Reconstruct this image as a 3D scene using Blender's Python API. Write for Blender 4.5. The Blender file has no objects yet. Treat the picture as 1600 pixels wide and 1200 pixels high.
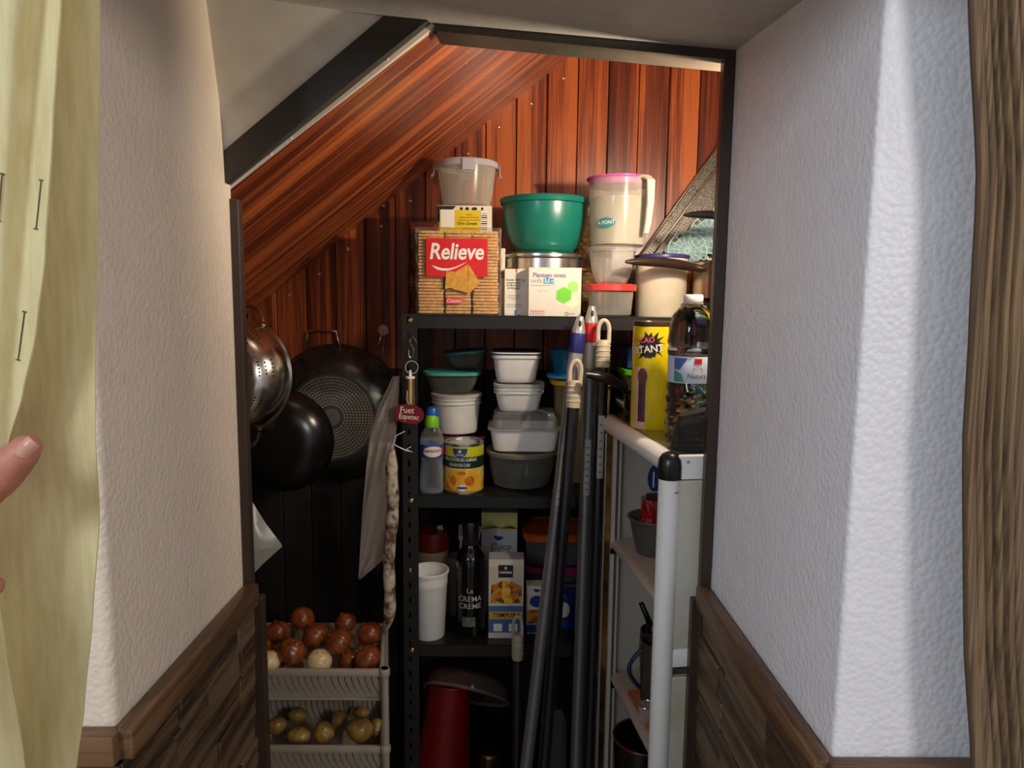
import bpy, bmesh, math, random
from mathutils import Vector, Matrix, Euler

random.seed(7)
SC = bpy.context.scene
COL = SC.collection
PI = math.pi

# ------------------------------------------------------------------ camera
F = 1109.0                      # focal length in pixels of the 1600 x 1200 frame
PITCH, ROLL, YAW = math.radians(6.9), math.radians(0.65), math.radians(0.8)
CAM = Vector((0, 0, 1.45))
_f0 = Vector((math.sin(YAW) * math.cos(PITCH), math.cos(YAW) * math.cos(PITCH), -math.sin(PITCH)))
_r0 = Vector((math.cos(YAW), -math.sin(YAW), 0))
_u0 = _r0.cross(_f0)
_r = _r0 * math.cos(ROLL) + _u0 * math.sin(ROLL)
_u = _u0 * math.cos(ROLL) - _r0 * math.sin(ROLL)
cam_data = bpy.data.cameras.new('camera')
cam_data.sensor_width = 36.0
cam_data.lens = F / 1600.0 * 36.0
cam_data.clip_start = 0.02
cam = bpy.data.objects.new('camera', cam_data)
COL.objects.link(cam)
cam.matrix_world = Matrix(((_r.x, _u.x, -_f0.x, CAM.x), (_r.y, _u.y, -_f0.y, CAM.y), (_r.z, _u.z, -_f0.z, CAM.z), (0, 0, 0, 1)))
SC.camera = cam

# ------------------------------------------------------------------ world, lights, exposure
world = bpy.data.worlds.new('world')
SC.world = world
world.use_nodes = True
world.node_tree.nodes['Background'].inputs[0].default_value = (0.60, 0.605, 0.625, 1)
world.node_tree.nodes['Background'].inputs[1].default_value = 0.72


def area_light(name, loc, target, size, size_y, power, color):
    d = bpy.data.lights.new(name, 'AREA')
    d.shape = 'RECTANGLE'
    d.size, d.size_y = size, size_y
    d.energy = power
    d.color = color
    o = bpy.data.objects.new(name, d)
    COL.objects.link(o)
    o.location = loc
    o.rotation_euler = (Vector(target) - Vector(loc)).to_track_quat('-Z', 'Y').to_euler()
    return o


# unseen room lights behind the photographer: cool daylight left, added warm fill right
area_light('room_daylight_left', (-1.25, -1.1, 2.05), (0.3, 1.0, 1.5), 0.5, 0.5, 19.0, (0.80, 0.90, 1.0))
area_light('added_fill_right', (1.25, -1.1, 2.05), (-0.3, 1.0, 1.5), 0.4, 0.4, 15.0, (1.0, 0.95, 0.88))
# pantry lamp fixed behind the right jamb: reflector beam plus the weaker glow of the bare bulb
LAMP = (0.425, 1.174, 1.69)
for nm, kind, en in (('pantry_lamp_beam', 'SPOT', 10.5), ('pantry_lamp_glow', 'POINT', 9.0)):
    pl = bpy.data.lights.new(nm, kind)
    pl.energy = en
    pl.color = (1.0, 0.82, 0.60)
    pl.shadow_soft_size = 0.013
    if kind == 'SPOT':
        pl.spot_size = math.radians(166)
        pl.spot_blend = 0.35
    plo = bpy.data.objects.new(nm, pl)
    COL.objects.link(plo)
    plo.location = LAMP
    plo.rotation_euler = Vector((-0.50, 0.45, 0.69)).to_track_quat('-Z', 'Y').to_euler()

vs = SC.view_settings
vs.view_transform = 'Standard'
vs.look = 'None'
vs.gamma = 1.0
vs.use_curve_mapping = False
vs.exposure = 0.0
SC.cycles.transparent_max_bounces = 24
SC.cycles.max_bounces = 10


# ------------------------------------------------------------------ pixel helpers (1600 x 1200 frame)
def ray(px, py):
    return _f0 + _r * ((px - 800) / F) + _u * ((600 - py) / F)


def P(px, py, Y):
    d = ray(px, py)
    return CAM + d * (Y / d.y)


def PXP(px, py, X):
    d = ray(px, py)
    return CAM + d * (X / d.x)


def xat(px, Y, z):
    lo, hi = -3.0, 3.0
    for _ in range(40):
        m = (lo + hi) / 2
        v = Vector((m, Y, z)) - CAM
        q = 800 + F * v.dot(_r) / v.dot(_f0)
        if q < px:
            lo = m
        else:
            hi = m
    return (lo + hi) / 2


def zat(py, Y, px=760):
    return P(px, py, Y).z


def W(n, Y):
    return n * Y / F


# ------------------------------------------------------------------ mesh builder
class MB:
    def __init__(s):
        s.v, s.f, s.m = [], [], []
        s.cm = 0

    def add(s, vs_, fs, M=None):
        o = len(s.v)
        for p in vs_:
            p = Vector(p)
            s.v.append(M @ p if M else p)
        for f in fs:
            s.f.append([i + o for i in f])
            s.m.append(s.cm)
        return s

    def box(s, c, d, M=None, b=0.0):
        x, y, z = d[0] / 2, d[1] / 2, d[2] / 2
        c = Vector(c)
        if b <= 0:
            vs_ = [c + Vector((i * x, j * y, k * z)) for k in (-1, 1) for j in (-1, 1) for i in (-1, 1)]
            fs = [(0, 2, 3, 1), (4, 5, 7, 6), (0, 1, 5, 4), (2, 6, 7, 3), (0, 4, 6, 2), (1, 3, 7, 5)]
            return s.add(vs_, fs, M)
        bm = bmesh.new()
        bmesh.ops.create_cube(bm, size=1)
        bmesh.ops.scale(bm, vec=d, verts=bm.verts)
        bmesh.ops.bevel(bm, geom=bm.edges[:], offset=min(b, min(d) * 0.45), segments=2 if b > 0.002 else 1, profile=0.5, affect='EDGES')
        bm.verts.index_update()
        vs_ = [c + v.co for v in bm.verts]
        fs = [[v.index for v in f.verts] for f in bm.faces]
        bm.free()
        return s.add(vs_, fs, M)

    def rings(s, rings, M=None, cap0=True, cap1=True, close=False):
        n = len(rings[0])
        vs_ = [p for r in rings for p in r]
        fs = []
        k = len(rings)
        for i in range(k - 1 + (1 if close else 0)):
            a, b = i * n, ((i + 1) % k) * n
            for j in range(n):
                j2 = (j + 1) % n
                fs.append((a + j, a + j2, b + j2, b + j))
        if cap0 and not close:
            fs.append(tuple(range(n - 1, -1, -1)))
        if cap1 and not close:
            fs.append(tuple(range((k - 1) * n, k * n)))
        return s.add(vs_, fs, M)

    def lathe(s, prof, n=32, M=None, e=2.0, sy=1.0, cap0=True, cap1=True):
        """prof: (radius, z); e > 2 gives a rounded square; sy squashes y"""
        rs = []
        for r, z in prof:
            r = max(r, 1e-5)
            ring = []
            for j in range(n):
                a = 2 * PI * j / n
                c, q = math.cos(a), math.sin(a)
                if e != 2.0:
                    c2 = math.copysign(abs(c) ** (2 / e), c)
                    q2 = math.copysign(abs(q) ** (2 / e), q)
                else:
                    c2, q2 = c, q
                ring.append((r * c2, r * q2 * sy, z))
            rs.append(ring)
        return s.rings(rs, M, cap0, cap1)

    def tube(s, pts, r, n=10, M=None, cap=True):
        pts = [Vector(p) for p in pts]
        k = len(pts)
        rr = r if isinstance(r, (list, tuple)) else [r] * k
        rs = []
        t = (pts[1] - pts[0]).normalized()
        ref = Vector((0, 0, 1)) if abs(t.z) < 0.9 else Vector((1, 0, 0))
        nrm = t.cross(ref).normalized()
        for i in range(k):
            if i == 0:
                t = pts[1] - pts[0]
            elif i == k - 1:
                t = pts[-1] - pts[-2]
            else:
                t = (pts[i + 1] - pts[i]).normalized() + (pts[i] - pts[i - 1]).normalized()
            t.normalize()
            nrm = (nrm - t * nrm.dot(t)).normalized()
            bi = t.cross(nrm)
            rs.append([pts[i] + (nrm * math.cos(2 * PI * j / n) + bi * math.sin(2 * PI * j / n)) * rr[i] for j in range(n)])
        return s.rings(rs, M, cap, cap)

    def torus(s, R, r, M=None, n=32, k=8, e=2.0, sy=1.0):
        rs = []
        for i in range(n):
            a = 2 * PI * i / n
            c, q = math.cos(a), math.sin(a)
            if e != 2.0:
                c = math.copysign(abs(c) ** (2 / e), c)
                q = math.copysign(abs(q) ** (2 / e), q)
            ring = []
            for j in range(k):
                b = 2 * PI * j / k
                ring.append(((R + r * math.cos(b)) * c, (R + r * math.cos(b)) * q * sy, r * math.sin(b)))
            rs.append(ring)
        return s.rings(rs, M, close=True)

    def ball(s, c, r, n=20, k=12, M=None, fn=None):
        c = Vector(c)
        rx, ry, rz = r if isinstance(r, (list, tuple)) else (r, r, r)
        rs = []
        for i in range(1, k):
            th = PI * i / k
            ring = []
            for j in range(n):
                a = 2 * PI * j / n
                d = Vector((math.sin(th) * math.cos(a), math.sin(th) * math.sin(a), -math.cos(th)))
                q = fn(d) if fn else 1.0
                ring.append(c + Vector((d.x * rx, d.y * ry, d.z * rz)) * q)
            rs.append(ring)
        return s.rings(rs, M)

    def prism(s, poly, d0, d1, axis='y', M=None):
        """poly 2-D, extruded from d0 to d1 along axis"""
        def mk(p, d):
            if axis == 'y':
                return (p[0], d, p[1])
            if axis == 'x':
                return (d, p[0], p[1])
            return (p[0], p[1], d)
        return s.rings([[mk(p, d0) for p in poly], [mk(p, d1) for p in poly]], M)

    def grid(s, fn, nu, nv, thick=0.0, M=None):
        """sheet fn(u,v) in [0,1]; thick > 0 gives it a back"""
        pts = [Vector(fn(i / nu, j / nv)) for j in range(nv + 1) for i in range(nu + 1)]
        w = nu + 1
        fs = [(j * w + i, j * w + i + 1, (j + 1) * w + i + 1, (j + 1) * w + i) for j in range(nv) for i in range(nu)]
        if thick:
            nr = []
            for j in range(nv + 1):
                for i in range(nu + 1):
                    a = pts[j * w + min(i + 1, nu)] - pts[j * w + max(i - 1, 0)]
                    b = pts[min(j + 1, nv) * w + i] - pts[max(j - 1, 0) * w + i]
                    q = a.cross(b)
                    nr.append(q.normalized() if q.length > 1e-12 else Vector((0, 1, 0)))
            o = len(pts)
            pts = pts + [p - q * thick for p, q in zip(pts, nr)]
            fs += [tuple(reversed([i + o for i in f])) for f in fs]
            brd = [j for j in range(nu + 1)] + [j * w + nu for j in range(1, nv + 1)] + [nv * w + i for i in range(nu - 1, -1, -1)] + [j * w for j in range(nv - 1, 0, -1)]
            for a, b in zip(brd, brd[1:] + brd[:1]):
                fs.append((b, a, a + o, b + o))
        return s.add(pts, fs, M)

    def mesh(s, name, smooth=40):
        me = bpy.data.meshes.new(name)
        me.from_pydata([tuple(p) for p in s.v], [], s.f)
        bm = bmesh.new()
        bm.from_mesh(me)
        bmesh.ops.recalc_face_normals(bm, faces=bm.faces)
        bm.to_mesh(me)
        bm.free()
        if max(s.m, default=0) > 0:
            me.polygons.foreach_set('material_index', s.m)
        if smooth:
            me.polygons.foreach_set('use_smooth', [True] * len(me.polygons))
            me.set_sharp_from_angle(angle=math.radians(smooth))
        me.update()
        return me


def link(name, me, mats, parent=None, loc=None, rot=None):
    o = bpy.data.objects.new(name, me)
    COL.objects.link(o)
    if me is not None and mats is not None:
        for m in (mats if isinstance(mats, (list, tuple)) else [mats]):
            if m.name not in me.materials:
                me.materials.append(m)
    if parent:
        o.parent = parent
    if loc is not None:
        o.location = loc
    if rot is not None:
        o.rotation_euler = rot
    return o


def part(name, mb, mats, parent, label=None, smooth=40, stuff=False, loc=None, rot=None):
    me = mb.mesh(name, smooth) if isinstance(mb, MB) else mb
    o = link(name, me, mats, parent, loc, rot)
    if label:
        o['label'] = label
    if stuff:
        o['kind'] = 'stuff'
    return o


def tag(o, label, cat, group=None):
    o['label'] = label
    o['category'] = cat
    if group:
        o['group'] = group
    return o


def thing(name, label, cat, loc=(0, 0, 0), rotz=0.0, group=None, rot=None):
    o = bpy.data.objects.new(name, None)
    COL.objects.link(o)
    o.empty_display_size = 0.05
    o.location = loc
    o.rotation_euler = rot if rot is not None else (0, 0, rotz)
    return tag(o, label, cat, group)


def struct(name, mb, mats, parent=None, smooth=30, label=None):
    o = part(name, mb, mats, parent, smooth=smooth)
    if parent is None:
        o['kind'] = 'structure'
    if label:
        o['label'] = label
    return o


# ------------------------------------------------------------------ flat print: lettering and decals
_font_cache = {}


def text_geo(s, size, shear=0.0, bold=0.0, spacing=1.0):
    c = bpy.data.curves.new('lettering', 'FONT')
    c.body = s
    c.size = size
    c.shear = shear
    c.offset = bold
    c.space_character = spacing
    c.align_x = 'CENTER'
    c.align_y = 'CENTER'
    c.resolution_u = 3
    o = bpy.data.objects.new('lettering_tmp', c)
    COL.objects.link(o)
    dg = bpy.context.evaluated_depsgraph_get()
    me = o.evaluated_get(dg).to_mesh()
    vs_ = [v.co.copy() for v in me.vertices]
    fs = [tuple(p.vertices) for p in me.polygons]
    o.evaluated_get(dg).to_mesh_clear()
    bpy.data.objects.remove(o)
    bpy.data.curves.remove(c)
    return vs_, fs


def flat(y, cx=0.0, cz=0.0):
    """2-D print coordinates to a plane facing -Y"""
    return lambda x, z: (cx + x, y, cz + z)


def curved(R, a0=0.0, cz=0.0):
    return lambda x, z: (R * math.sin(a0 + x / R), -R * math.cos(a0 + x / R), cz + z)


def lettering(parent, s, size, mat, fn, x=0.0, z=0.0, shear=0.0, bold=0.0, spacing=1.0, sx=1.0, rot=0.0, name='lettering'):
    vs_, fs = text_geo(s, size, shear, bold, spacing)
    cr, sr = math.cos(rot), math.sin(rot)
    mb = MB()
    mb.add([fn(x + (v.x * sx) * cr - v.y * sr, z + (v.x * sx) * sr + v.y * cr) for v in vs_], fs)
    return part(name, mb, mat, parent, smooth=0)


def decal(parent, name, pts, mat, fn, rings=4, sub=6, mb=None):
    """star-shaped print patch"""
    q = []
    for a, b in zip(pts, pts[1:] + pts[:1]):
        for i in range(sub):
            t = i / sub
            q.append((a[0] + (b[0] - a[0]) * t, a[1] + (b[1] - a[1]) * t))
    cx = sum(p[0] for p in q) / len(q)
    cz = sum(p[1] for p in q) / len(q)
    n = len(q)
    vs_ = [fn(cx, cz)]
    fs = []
    for k in range(1, rings + 1):
        for p in q:
            vs_.append(fn(cx + (p[0] - cx) * k / rings, cz + (p[1] - cz) * k / rings))
    for j in range(n):
        fs.append((0, 1 + j, 1 + (j + 1) % n))
    for k in range(1, rings):
        a, b = 1 + (k - 1) * n, 1 + k * n
        for j in range(n):
            j2 = (j + 1) % n
            fs.append((a + j, b + j, b + j2, a + j2))
    if mb is not None:
        return mb.add(vs_, fs)
    m = MB()
    m.add(vs_, fs)
    return part(name, m, mat, parent, smooth=60)


def rect(w, h, cx=0.0, cz=0.0):
    return [(cx - w / 2, cz - h / 2), (cx + w / 2, cz - h / 2), (cx + w / 2, cz + h / 2), (cx - w / 2, cz + h / 2)]


def oval(w, h, cx=0.0, cz=0.0, n=20, a0=0.0, a1=2 * PI):
    return [(cx + w / 2 * math.cos(a0 + (a1 - a0) * i / n), cz + h / 2 * math.sin(a0 + (a1 - a0) * i / n)) for i in range(n)]


# ------------------------------------------------------------------ materials
MATS = {}


def srgb(r, g, b):
    f = lambda c: (c / 255 / 12.92) if c / 255 <= 0.04045 else ((c / 255 + 0.055) / 1.055) ** 2.4
    return (f(r), f(g), f(b), 1.0)


def nd(nt, t, **kw):
    n = nt.nodes.new(t)
    for k, v in kw.items():
        setattr(n, k, v)
    return n


def base_mat(name):
    m = bpy.data.materials.new(name)
    m.use_nodes = True
    MATS[name] = m
    nt = m.node_tree
    return m, nt, nt.nodes['Principled BSDF']


def mat(name, col, rough=0.5, metal=0.0, var=0.06, scale=30.0, bump=0.0, bscale=200.0, coat=0.0, spec=0.5, stretch=None):
    """plain procedural surface: base colour with a slight noise variation and optional relief"""
    if name in MATS:
        return MATS[name]
    m, nt, b = base_mat(name)
    tc = nd(nt, 'ShaderNodeTexCoord')
    src = tc.outputs['Object']
    if stretch:
        mp = nd(nt, 'ShaderNodeMapping')
        mp.inputs['Scale'].default_value = stretch
        nt.links.new(src, mp.inputs[0])
        src = mp.outputs[0]
    no = nd(nt, 'ShaderNodeTexNoise')
    no.inputs['Scale'].default_value = scale
    no.inputs['Detail'].default_value = 4
    nt.links.new(src, no.inputs['Vector'])
    rp = nd(nt, 'ShaderNodeValToRGB')
    c = Vector(col[:3])
    lo, hi = c * (1 - var * 2), c * (1 + var * 2)
    rp.color_ramp.elements[0].position = 0.3
    rp.color_ramp.elements[1].position = 0.7
    rp.color_ramp.elements[0].color = (lo.x, lo.y, lo.z, 1)
    rp.color_ramp.elements[1].color = (min(hi.x, 1), min(hi.y, 1), min(hi.z, 1), 1)
    nt.links.new(no.outputs['Fac'], rp.inputs[0])
    nt.links.new(rp.outputs[0], b.inputs['Base Color'])
    b.inputs['Roughness'].default_value = rough
    b.inputs['Metallic'].default_value = metal
    b.inputs['Coat Weight'].default_value = coat
    b.inputs['Specular IOR Level'].default_value = spec
    if bump:
        n2 = nd(nt, 'ShaderNodeTexNoise')
        n2.inputs['Scale'].default_value = bscale
        n2.inputs['Detail'].default_value = 3
        nt.links.new(src, n2.inputs['Vector'])
        bp = nd(nt, 'ShaderNodeBump')
        bp.inputs['Strength'].default_value = bump
        bp.inputs['Distance'].default_value = 0.004
        nt.links.new(n2.outputs['Fac'], bp.inputs['Height'])
        nt.links.new(bp.outputs[0], b.inputs['Normal'])
    return m


def clear(name, col, body=0.35, rough=0.2, tint=None, frost=0.0):
    """translucent plastic: part see-through, part coloured body with a sheen"""
    if name in MATS:
        return MATS[name]
    m, nt, b = base_mat(name)
    tr = nd(nt, 'ShaderNodeBsdfTransparent')
    tr.inputs[0].default_value = tint or (0.96, 0.96, 0.96, 1)
    mx = nd(nt, 'ShaderNodeMixShader')
    lw = nd(nt, 'ShaderNodeLayerWeight')
    lw.inputs['Blend'].default_value = 0.35
    mr = nd(nt, 'ShaderNodeMapRange')
    mr.inputs['To Min'].default_value = body
    mr.inputs['To Max'].default_value = min(1.0, body + 0.5)
    nt.links.new(lw.outputs['Facing'], mr.inputs['Value'])
    nt.links.new(mr.outputs[0], mx.inputs[0])
    nt.links.new(tr.outputs[0], mx.inputs[1])
    nt.links.new(b.outputs[0], mx.inputs[2])
    nt.links.new(mx.outputs[0], nt.nodes['Material Output'].inputs[0])
    tc = nd(nt, 'ShaderNodeTexCoord')
    no = nd(nt, 'ShaderNodeTexNoise')
    no.inputs['Scale'].default_value = 40
    nt.links.new(tc.outputs['Object'], no.inputs['Vector'])
    rr = nd(nt, 'ShaderNodeMapRange')
    rr.inputs['To Min'].default_value = max(0.02, rough - 0.06)
    rr.inputs['To Max'].default_value = rough + 0.06
    nt.links.new(no.outputs['Fac'], rr.inputs['Value'])
    nt.links.new(rr.outputs[0], b.inputs['Roughness'])
    b.inputs['Base Color'].default_value = col
    if frost:
        b.inputs['Subsurface Weight'].default_value = 0.0
    return m


def glassy(name, col, ior=1.33, rough=0.02):
    m, nt, b = base_mat(name)
    b.inputs['Base Color'].default_value = col
    b.inputs['Transmission Weight'].default_value = 1.0
    b.inputs['IOR'].default_value = ior
    tc = nd(nt, 'ShaderNodeTexCoord')
    no = nd(nt, 'ShaderNodeTexNoise')
    no.inputs['Scale'].default_value = 70
    nt.links.new(tc.outputs['Object'], no.inputs['Vector'])
    bp = nd(nt, 'ShaderNodeBump')
    bp.inputs['Strength'].default_value = 0.25
    bp.inputs['Distance'].default_value = 0.002
    nt.links.new(no.outputs['Fac'], bp.inputs['Height'])
    nt.links.new(bp.outputs[0], b.inputs['Normal'])
    b.inputs['Roughness'].default_value = rough
    return m


def wood(name, dark, mid, light, rough=0.32, sc=(26, 26, 1.2), coat=0.3, bump=0.08):
    """varnished boards; grain runs along the local Z of each board, offset board by board"""
    m, nt, b = base_mat(name)
    tc = nd(nt, 'ShaderNodeTexCoord')
    oi = nd(nt, 'ShaderNodeObjectInfo')
    mul = nd(nt, 'ShaderNodeMath', operation='MULTIPLY')
    mul.inputs[1].default_value = 37.0
    nt.links.new(oi.outputs['Random'], mul.inputs[0])
    cmb = nd(nt, 'ShaderNodeCombineXYZ')
    for i in range(3):
        nt.links.new(mul.outputs[0], cmb.inputs[i])
    mp = nd(nt, 'ShaderNodeMapping')
    mp.inputs['Scale'].default_value = sc
    nt.links.new(tc.outputs['Object'], mp.inputs[0])
    ad = nd(nt, 'ShaderNodeVectorMath', operation='ADD')
    nt.links.new(mp.outputs[0], ad.inputs[0])
    nt.links.new(cmb.outputs[0], ad.inputs[1])
    n1 = nd(nt, 'ShaderNodeTexNoise')
    n1.inputs['Scale'].default_value = 1.3
    n1.inputs['Detail'].default_value = 5
    n1.inputs['Distortion'].default_value = 0.35
    nt.links.new(ad.outputs[0], n1.inputs['Vector'])
    n2 = nd(nt, 'ShaderNodeTexNoise')
    n2.inputs['Scale'].default_value = 11.0
    n2.inputs['Detail'].default_value = 4
    nt.links.new(ad.outputs[0], n2.inputs['Vector'])
    mixv = nd(nt, 'ShaderNodeMath', operation='MULTIPLY_ADD')
    mixv.inputs[1].default_value = 0.55
    nt.links.new(n2.outputs['Fac'], mixv.inputs[0])
    nt.links.new(n1.outputs['Fac'], mixv.inputs[2])
    rnd = nd(nt, 'ShaderNodeMath', operation='MULTIPLY_ADD')
    rnd.inputs[1].default_value = 0.22
    nt.links.new(oi.outputs['Random'], rnd.inputs[0])
    nt.links.new(mixv.outputs[0], rnd.inputs[2])
    rp = nd(nt, 'ShaderNodeValToRGB')
    e = rp.color_ramp.elements
    e[0].position, e[0].color = 0.64, dark
    e[1].position, e[1].color = 1.06, light
    k = e.new(0.84)
    k.color = mid
    nt.links.new(rnd.outputs[0], rp.inputs[0])
    nt.links.new(rp.outputs[0], b.inputs['Base Color'])
    b.inputs['Roughness'].default_value = rough
    b.inputs['Coat Weight'].default_value = coat
    b.inputs['Coat Roughness'].default_value = 0.25
    bp = nd(nt, 'ShaderNodeBump')
    bp.inputs['Strength'].default_value = bump
    bp.inputs['Distance'].default_value = 0.002
    nt.links.new(n2.outputs['Fac'], bp.inputs['Height'])
    nt.links.new(bp.outputs[0], b.inputs['Normal'])
    return m


def stucco(name, col, scale=150.0, strength=0.22):
    m, nt, b = base_mat(name)
    tc = nd(nt, 'ShaderNodeTexCoord')
    n1 = nd(nt, 'ShaderNodeTexNoise')
    n1.inputs['Scale'].default_value = scale
    n1.inputs['Detail'].default_value = 3
    n1.inputs['Roughness'].default_value = 0.55
    vo = nd(nt, 'ShaderNodeTexVoronoi')
    vo.inputs['Scale'].default_value = scale * 0.9
    n3 = nd(nt, 'ShaderNodeTexNoise')
    n3.inputs['Scale'].default_value = 22
    for n in (n1, vo, n3):
        nt.links.new(tc.outputs['Object'], n.inputs['Vector'])
    a = nd(nt, 'ShaderNodeMath', operation='MULTIPLY_ADD')
    a.inputs[1].default_value = -0.9
    nt.links.new(vo.outputs['Distance'], a.inputs[0])
    nt.links.new(n1.outputs['Fac'], a.inputs[2])
    a2 = nd(nt, 'ShaderNodeMath', operation='MULTIPLY_ADD')
    a2.inputs[1].default_value = 0.8
    nt.links.new(n3.outputs['Fac'], a2.inputs[0])
    nt.links.new(a.outputs[0], a2.inputs[2])
    bp = nd(nt, 'ShaderNodeBump')
    bp.inputs['Strength'].default_value = strength
    bp.inputs['Distance'].default_value = 0.006
    nt.links.new(a2.outputs[0], bp.inputs['Height'])
    nt.links.new(bp.outputs[0], b.inputs['Normal'])
    rp = nd(nt, 'ShaderNodeValToRGB')
    c = Vector(col[:3])
    rp.color_ramp.elements[0].color = (*(c * 0.93), 1)
    rp.color_ramp.elements[1].color = (*(c * 1.05), 1)
    nt.links.new(n3.outputs['Fac'], rp.inputs[0])
    nt.links.new(rp.outputs[0], b.inputs['Base Color'])
    b.inputs['Roughness'].default_value = 0.42
    b.inputs['Specular IOR Level'].default_value = 0.45
    return m


M_WALL = stucco('white_stucco', srgb(242, 226, 208))
M_WALLR = stucco('white_stucco_cool', srgb(234, 232, 236))
M_CEIL = mat('ceiling_paint', srgb(188, 184, 180), 0.5, var=0.04, bump=0.25, bscale=120)
M_GLOSSWALL = mat('glossy_paint', srgb(222, 214, 200), 0.28, var=0.03, bump=0.06, bscale=60)
M_DARKTRIM = mat('dark_brown_trim', srgb(58, 44, 36), 0.38, var=0.08, scale=18)
M_BLACKBOARD = mat('black_brown_board', srgb(48, 43, 36), 0.42, var=0.06, scale=14)
M_WOOD = wood('varnished_mahogany', srgb(70, 28, 16), srgb(122, 54, 28), srgb(186, 98, 50), sc=(26, 26, .55))
M_WOODDADO = wood('dado_wood', srgb(44, 32, 23), srgb(84, 64, 46), srgb(116, 92, 68), rough=0.5, sc=(30, 30, 2.0), coat=0.05)
M_RAIL = wood('dado_rail_wood', srgb(70, 48, 32), srgb(104, 74, 50), srgb(126, 94, 66), rough=0.45, sc=(40, 40, 2.0), coat=0.1)
M_DARKPLANK = wood('near_black_boards', srgb(14, 10, 8), srgb(22, 15, 12), srgb(34, 22, 16), rough=0.6, coat=0.0)
M_DARKWALL = mat('dark_pantry_wall', srgb(46, 30, 22), 0.7, var=0.1)
M_FLOOR = mat('floor_tile', srgb(120, 100, 84), 0.4, var=0.1, scale=6)
M_BRASS = mat('brass', (0.80, 0.58, 0.24, 1), 0.28, 1.0, var=0.05)
M_STEEL = mat('brushed_steel', (0.62, 0.60, 0.57, 1), 0.22, 1.0, var=0.05, scale=60, stretch=(1, 1, 12))
M_CHROME = mat('chrome_wire', (0.72, 0.70, 0.67, 1), 0.15, 1.0, var=0.02)
M_BLACKMETAL = mat('black_painted_metal', srgb(26, 25, 25), 0.36, var=0.1, bump=0.03, bscale=300)
M_BLACKPLASTIC = mat('black_plastic', srgb(24, 22, 22), 0.32, var=0.05)
M_BLACKPAN = mat('black_nonstick', srgb(20, 19, 19), 0.24, var=0.08, bump=0.03, bscale=500)
M_WHITEPL = mat('white_plastic', srgb(242, 241, 238), 0.32, var=0.02)
M_CREAMPL = mat('cream_plastic', srgb(226, 214, 190), 0.4, var=0.03)
M_WHITEPAINT = mat('white_enamel', srgb(226, 224, 218), 0.28, var=0.03, scale=8)
M_WHITEPRINT = mat('white_print', srgb(238, 236, 230), 0.5, var=0.01)
M_BLACKPRINT = mat('black_print', srgb(28, 26, 28), 0.5, var=0.02)
M_GREYPRINT = mat('grey_print', srgb(130, 130, 132), 0.5, var=0.02)
M_RED = mat('red_print', srgb(206, 30, 34), 0.35, var=0.05)
M_YELLOW = mat('yellow_print', srgb(226, 196, 30), 0.4, var=0.04)
M_BLUE = mat('blue_print', srgb(30, 62, 140), 0.4, var=0.05)
M_TEALPRINT = mat('teal_print', srgb(54, 120, 126), 0.4, var=0.04)
M_CYANPRINT = mat('cyan_print', srgb(52, 150, 200), 0.4, var=0.03)
M_CLEAR = clear('frosted_clear_plastic', srgb(222, 216, 204), 0.15, 0.22)
M_CLEARDIM = clear('thin_clear_plastic', srgb(200, 200, 196), 0.08, 0.14)
M_FILM = clear('crinkled_film', srgb(220, 214, 206), 0.06, 0.09)
M_PET = clear('clear_bottle_plastic', srgb(210, 218, 220), 0.06, 0.05, tint=(0.93, 0.96, 0.97, 1))

# ================================================================== THE SETTING
XL, XR, YJ = -0.430, 0.356, 1.15          # inner faces of the passage, plane of the pantry opening
YNL, YNR = 0.750, 0.700                   # front edges of the two reveals
YB = 1.98                                 # pantry back wall
RAILZ = 0.965


def ceil_z(x, y):
    return 1.834 - 0.0688 * (x - 0.357) + 0.10 * (y - YJ)


def sof_z(x):
    return 1.866 + 0.79 * (x + 0.112)


# floor
fl = struct('floor', MB().box((0, 0.3, -0.02), (5, 5.4, 0.04)), M_FLOOR)

# thick walls either side of the passage (rounded corner on the left one)
def wall_block(x0, x1, y0, y1, corner_r, side):
    poly = []
    if side == 'left':
        poly = [(x0, y1), (x0, y0)]
        poly += [(x1 - corner_r + corner_r * math.sin(a), y0 + corner_r - corner_r * math.cos(a)) for a in [PI / 2 * i / 6 for i in range(7)]]
        poly += [(x1, y1)]
    else:
        poly = [(x1, y0), (x1, y1), (x0, y1)]
        poly += [(x0 + corner_r - corner_r * math.cos(a), y0 + corner_r - corner_r * math.sin(a)) for a in [PI / 2 * i / 4 for i in range(5)]]
    mb = MB()
    mb.prism(poly, 0.0, 2.6, axis='z')
    return mb


w_left = struct('wall_left', wall_block(-2.4, XL, YNL, YJ, 0.012, 'left'), M_WALL, smooth=50)
w_right = struct('wall_right', wall_block(XR, 2.4, YNR, YJ, 0.006, 'right'), M_WALLR, smooth=50)

# ceiling of the passage, sloping a little
mb = MB()
cx0, cx1, cy0, cy1 = -0.62, XR + 0.01, 0.5, YJ
top = 2.62
mb.rings([[(cx0, cy0, ceil_z(cx0, cy0)), (cx1, cy0, ceil_z(cx1, cy0)), (cx1, cy1, ceil_z(cx1, cy1)), (cx0, cy1, ceil_z(cx0, cy1))],
          [(cx0, cy0, top), (cx1, cy0, top), (cx1, cy1, top), (cx0, cy1, top)]])
struct('ceiling', mb, M_CEIL)

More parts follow.
